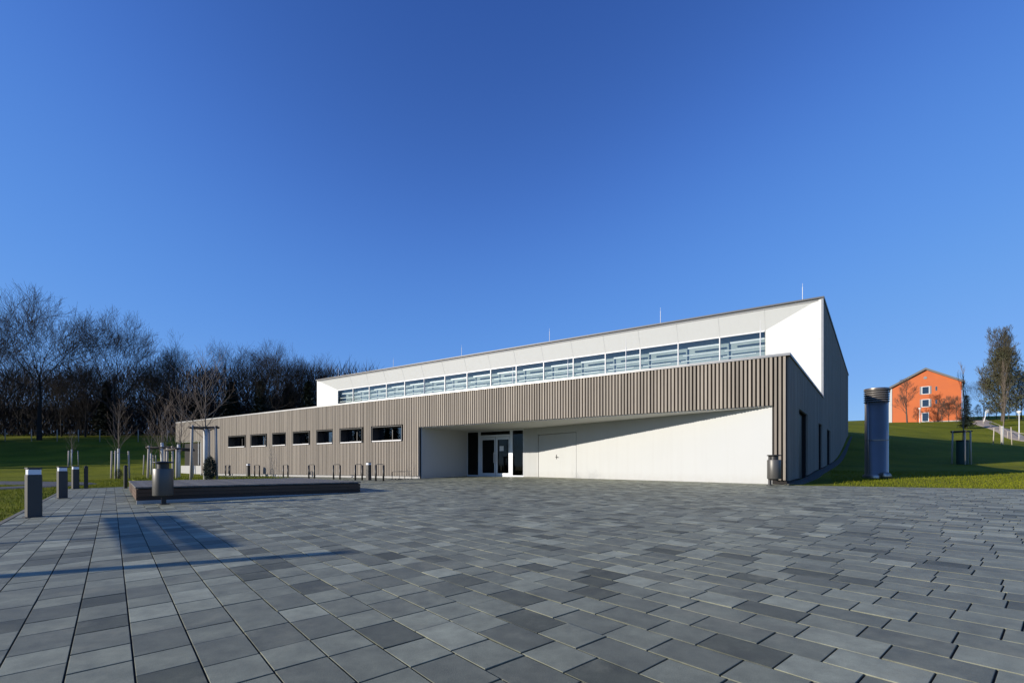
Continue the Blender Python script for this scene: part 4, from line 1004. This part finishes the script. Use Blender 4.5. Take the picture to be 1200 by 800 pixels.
def hzz(p_, yy): s_ = hpx(p_); d_ = gl[1] + gd[1] * s_; return (HOR - yy) / F * d_ - hz
def hwin(p0, p1, y0, y1, side=True, small=False):
    a, b_ = hpx(p0), hpx(p1); z1, z0 = hzz((p0 + p1) / 2, y0), hzz((p0 + p1) / 2, y1); m = MB(); w = .10 if not small else .05
    m.box(a, a + w, -.06, .02, z0, z1); m.box(b_ - w, b_, -.06, .02, z0, z1); m.box(a + w, b_ - w, -.06, .02, z0, z0 + w); m.box(a + w, b_ - w, -.06, .02, z1 - w, z1)
    o = m.build('window', M['white_metal'] if not small else M['grey'], house)
    m = MB(); m.box(a + w, b_ - w, -.02, .01, z0 + w, z1 - w); m.build('pane', M['dpane'], o)
    if side:
        m = MB(); m.box(a - .28, a - .005, -.04, .015, z0, z1); m.build('shutter', M['grey'], o)
        m = MB(); m.box(b_ + .005, b_ + .28, -.04, .015, z0, z1); m.build('shutter', M['grey'], o)
hwin(1080, 1089.3, 452.6, 461.8); hwin(1080, 1089.3, 467.6, 476.8); hwin(1080, 1088.6, 483.2, 494, False)
hwin(1096, 1098.2, 452.6, 457.6, False, True); hwin(1096, 1098.2, 468, 473, False, True)
b = MB(); cx, cz = hpx(1084.3), hzz(1084.3, 442.5); b.tube([(cx, -.05, cz), (cx, .02, cz)], .28, 16, smooth=False); b.build('round_vent', M['grey'], house)
b = MB(); b.tube([(GW + .12, -.12, -.5), (GW + .12, -.12, EH - .3)], .06, 8); b.build('downpipe', M['grey'], house)
b = MB(); b.tube([(-.55, -.5, EH - .32), (-.55, DP + .4, EH - .32)], .09, 8); b.build('gutter', M['grey'], house)
b = MB(); b.box(-.02, GW + .02, -.03, -.002, -2, .25); b.build('plinth', M['concrete'], house)
# trees and bushes round the house
bush = tree_meshes(grow(61, 7, .10, .85, 4, .12, .5, (14, 6, 5, 4), twig=.02), M['bark'], M['bush'])
tw = tree_meshes(grow(63, 8, .16, .8, 4, .25, .5, (11, 6, 5, 4), twig=.02), M['bark'], M['bush'])
x, y = at(1063, 92), 92; put_tree('garden_tree', tw, x, y, T(x, y) - .1, 1, .9, 'small bare tree in front of the left half of the orange house')
for px, d, s, lab in ((1104, 90, .55, 'brown bare bush before the middle of the orange house'), (1112, 91, .62, 'brown bare bush before the right half of the orange house'), (1121, 90, .6, 'brown bare bush at the right corner of the orange house'), (1075, 93, .38, 'low brown bush under the ground floor window of the orange house')):
    x, y = at(px, d), d; put_tree('bush', bush, x, y, T(x, y) - .1, px, s, lab, 'bare bushes before the orange house', 'bush')
ct = conifer_mesh(8, 9, 2.1, M['needle'], .55, .6); x, y = at(1133, 72), 72; z = T(x, y)
put_tree('evergreen_tree', ct, x, y, z, 0, ((HOR - 462) / F * y - z) / 9, 'ragged dark evergreen right of the orange house')
pop = tree_meshes(grow(74, 14, .3, .72, 5, .12, .9, (22, 7, 5, 4, 3), twig=.02), M['bark'], M['olivetwig'])
r = np.random.default_rng(8); n = 9000; hh = r.uniform(.12, .97, n); rad = 3.3 * np.sin(np.pi * np.clip(hh * .92 + .06, 0, 1)) ** .7 * r.uniform(.15, 1.0, n); a = r.uniform(0, 6.283, n)
cc = np.c_[np.cos(a) * rad, np.sin(a) * rad, hh * 14]; keep = (np.sin(a * 5 + hh * 23) + r.normal(0, .8, n)) > -.6; cc = cc[keep]; n = len(cc)
lv_ = bpy.data.meshes.new('leaves'); vv = np.stack([cc, cc + r.normal(size=(n, 3)) * .16, cc + r.normal(size=(n, 3)) * .16], 1).reshape(-1, 3)
lv_.from_pydata(vv.tolist(), [], np.arange(n * 3).reshape(n, 3).tolist()); lv_.materials.append(M['olive'])
x, y = at(1175, 86), 86; z = T(x, y); s = ((HOR - 404) / F * y - z) / 14
put_tree('ivy_clad_tree', pop + (lv_,), x, y, z - .1, 0, s * 1.0, 'tall upright tree with olive ivy on top of the hill path')
for px, d, yt, k, lab in ((1153, 92, 435, 3, 'thin bare tree left of the ivy clad tree'), (1197, 90, 425, 1, 'bare tree right of the ivy clad tree'), (1215, 88, 430, 0, 'bare tree at the right edge beyond the hill path')):
    x, y = at(px, d), d; s = crown_scale(px, d, yt); put_tree('bare_tree', kinds[k], x, y, base_d(x, y), px, s, lab, 'bare trees on the hill', sz=s)
for i, (px, d, s) in enumerate(((1158, 96, .45), (1168, 97, .6), (1182, 95, .7), (1192, 97, .75), (1203, 94, .7), (1146, 100, .4))):
    x, y = at(px, d), d; put_tree('bush', bush, x, y, T(x, y) - .1, px, s, 'brown bare bush in the hedge behind the ivy clad tree', 'hedge bushes on the hill', 'bush')
# lamps
def lamp(px, d, ytop, label):
    x, y = at(px, d), d; z = T(x, y); h = (HOR - ytop) / F * y - z; t = empty('street_lamp', (x, y, z)); tag(t, label, 'street lamp')
    b = MB(); b.tube([(0, 0, -.2), (0, 0, .8), (0, 0, .82), (0, 0, h - .35)], [.075, .075, .05, .045], 10); b.build('pole', M['white_metal'], t)
    b = MB(); b.lathe([(.09, h - .38), (.12, h - .34), (.26, h - .12), (.26, h - .08), (.05, h)], 16); b.build('lamp_head', M['white_metal'], t)
lamp(1194.3, 60, 481, 'white street lamp beside the sandy hill path at the right edge')
lamp(1078, 91, 477.5, 'white street lamp in front of the orange house')
x, y = at(1154, 86), 86; z = T(x, y); t = empty('leaning_sign', (x, y, z)); tag(t, 'white leaning post with a small panel beside the top of the hill path', 'sign')
b = MB(); b.tube([(-.2, 0, -.1), (.25, 0, 1.6)], .07, 8); b.build('post', M['white_metal'], t)
b = MB(); b.hexa([(.12, -.05, 1.55), (.62, -.05, 1.7), (.62, .05, 1.7), (.12, .05, 1.55), (.22, -.05, 2.15), (.72, -.05, 2.3), (.72, .05, 2.3), (.22, .05, 2.15)]); b.build('panel', M['white_metal'], t, bevel=.02)
# handrail along the hill path
hr = [(88.6, 86), (80.6, 78), (71.6, 66.6), (66.6, 60.8), (64.4, 56)]
t = empty('handrail', (*hr[0], T(*hr[0]))); tag(t, 'thin handrail on short posts beside the sandy hill path', 'handrail')
for i in range(len(hr) - 1):
    for f in (0, .5):
        x = hr[i][0] * (1 - f) + hr[i + 1][0] * f; y = hr[i][1] * (1 - f) + hr[i + 1][1] * f
        b = MB(); b.tube([loc(t, (x - 1.9, y + .8, T(x, y) - .1)), loc(t, (x - 1.9, y + .8, T(x, y) + 1.0))], .045, 6); b.build('post', M['stake'], t)
b = MB(); b.tube([loc(t, (x_ - 1.9, y_ + .8, T(x_, y_) + 1.0)) for x_, y_ in hr], .03, 6); b.build('rail', M['stake'], t)

# ------------------------------------------------------------------ unseen things left of the frame, shaped to cast the long shadows on the paving
sx, sy = math.sin(SUN_TRAVEL), math.cos(SUN_TRAVEL); te = math.tan(SUN_EL)
def lift(p, h):       # foot of a thing h high whose shadow tip falls at p
    q = p
    for _ in range(6): D = (h + G(*q) - G(*p)) / te; q = (p[0] - sx * D, p[1] - sy * D)
    return q
LH = 2.75
x, y = lift((-1.66, 4.90), LH); t = empty('shadow_post', (x, y, G(x, y))); tag(t, 'plain dark post out of view on the lawn, guessed from its long shadow', 'post')  # unseen post, placed and sized from its shadow line
b = MB(); b.tube([(0, 0, -.3), (0, 0, LH - .03)], [.10, .095], 14); b.build('pole', M['dark_metal'], t)
b = MB(); b.lathe([(.096, LH - .03), (.10, LH - .02), (.03, LH), (.0, LH + .005)], 14, caps=False); b.build('cap', M['dark_metal'], t)
HB = 1.75
q0 = lift((-3.53, 5.11), HB); q1 = lift((-6.7, 8.45), HB); z = G(*q0); dx, dy = q1[0] - q0[0], q1[1] - q0[1]; L = math.hypot(dx, dy)
t = empty('shadow_board', (*q0, z), math.atan2(dy, dx)); tag(t, 'wide plain board on two posts out of view, shaped to its shadow on the paving', 'shadow caster')  # unseen board; height, width and slit fitted to the shadow it casts
for z0, z1 in ((HB - .16, HB - .012), (HB + .012, HB + .16)):
    b = MB(); b.box(0, L, -.03, .03, z0, z1); b.build('board', M['dark_metal'], t, bevel=.008)
for xx in (L * .35, L * .85):
    b = MB(); b.box(xx - .03, xx + .03, .031, .08, -.3, HB + .14); b.build('post', M['dark_metal'], t)

# ------------------------------------------------------------------ grass
def blades(name, N, xr, yr, test, hmin, hmax, w, seed, label, zfix=None):
    r = np.random.default_rng(seed); x = r.uniform(*xr, N); y = r.uniform(*yr, N); k = test(x, y); x, y = x[k], y[k]; n = len(x)
    z = terr(x, y) if zfix is None else np.full(n, zfix); h = r.uniform(hmin, hmax, n) * (.6 + .8 * r.random(n)); a = r.uniform(0, 3.1416, n); ww = w * r.uniform(.6, 1.3, n)
    ln = r.normal(0, .45, (n, 2)) * h[:, None]; v = np.zeros((n, 3, 3))
    v[:, 0] = np.c_[x - np.cos(a) * ww, y - np.sin(a) * ww, z - .01]; v[:, 1] = np.c_[x + np.cos(a) * ww, y + np.sin(a) * ww, z - .01]; v[:, 2] = np.c_[x + ln[:, 0], y + ln[:, 1], z + h]
    tag(fast_mesh(name, v.reshape(-1, 3), np.arange(n * 3).reshape(n, 3), M['blade']), label, 'grass', kind='stuff')
def uv_(x, y): return E1[0] * x + E1[1] * y, E2[0] * x + E2[1] * y
def left_ok(x, y):
    u, v = uv_(x, y); return (v < -1.44) & (v > -9) & (u > 2) & (u < 30) | ((u > 25.5) & (u < 38) & (v < 5.5) & (v > -9))
blades('grass', 150000, (-30, -4), (3, 36), left_ok, .03, .075, .006, 1, 'short mown grass left of the paving')
def right_ok(x, y):
    s = (x - C0[0]) * A[0] + (y - C0[1]) * A[1]; dF = nF[0] * x + nF[1] * y - cF
    return (s < -1.3) & (dF < .52) & (dF > -11)
blades('grass', 130000, (9, 34), (4, 32), right_ok, .03, .075, .006, 2, 'short mown grass right of the hall')
def bed_ok(x, y):
    u, v = uv_(x, y); return (u > BU0 + .05) & (u < BU1 - .05) & (v > BV0 + .05) & (v < BV1 - .05)
blades('grass', 16000, (-19, -8), (12, 26), bed_ok, .04, .16, .006, 3, 'longer grass in the bed behind the timber deck', zt)
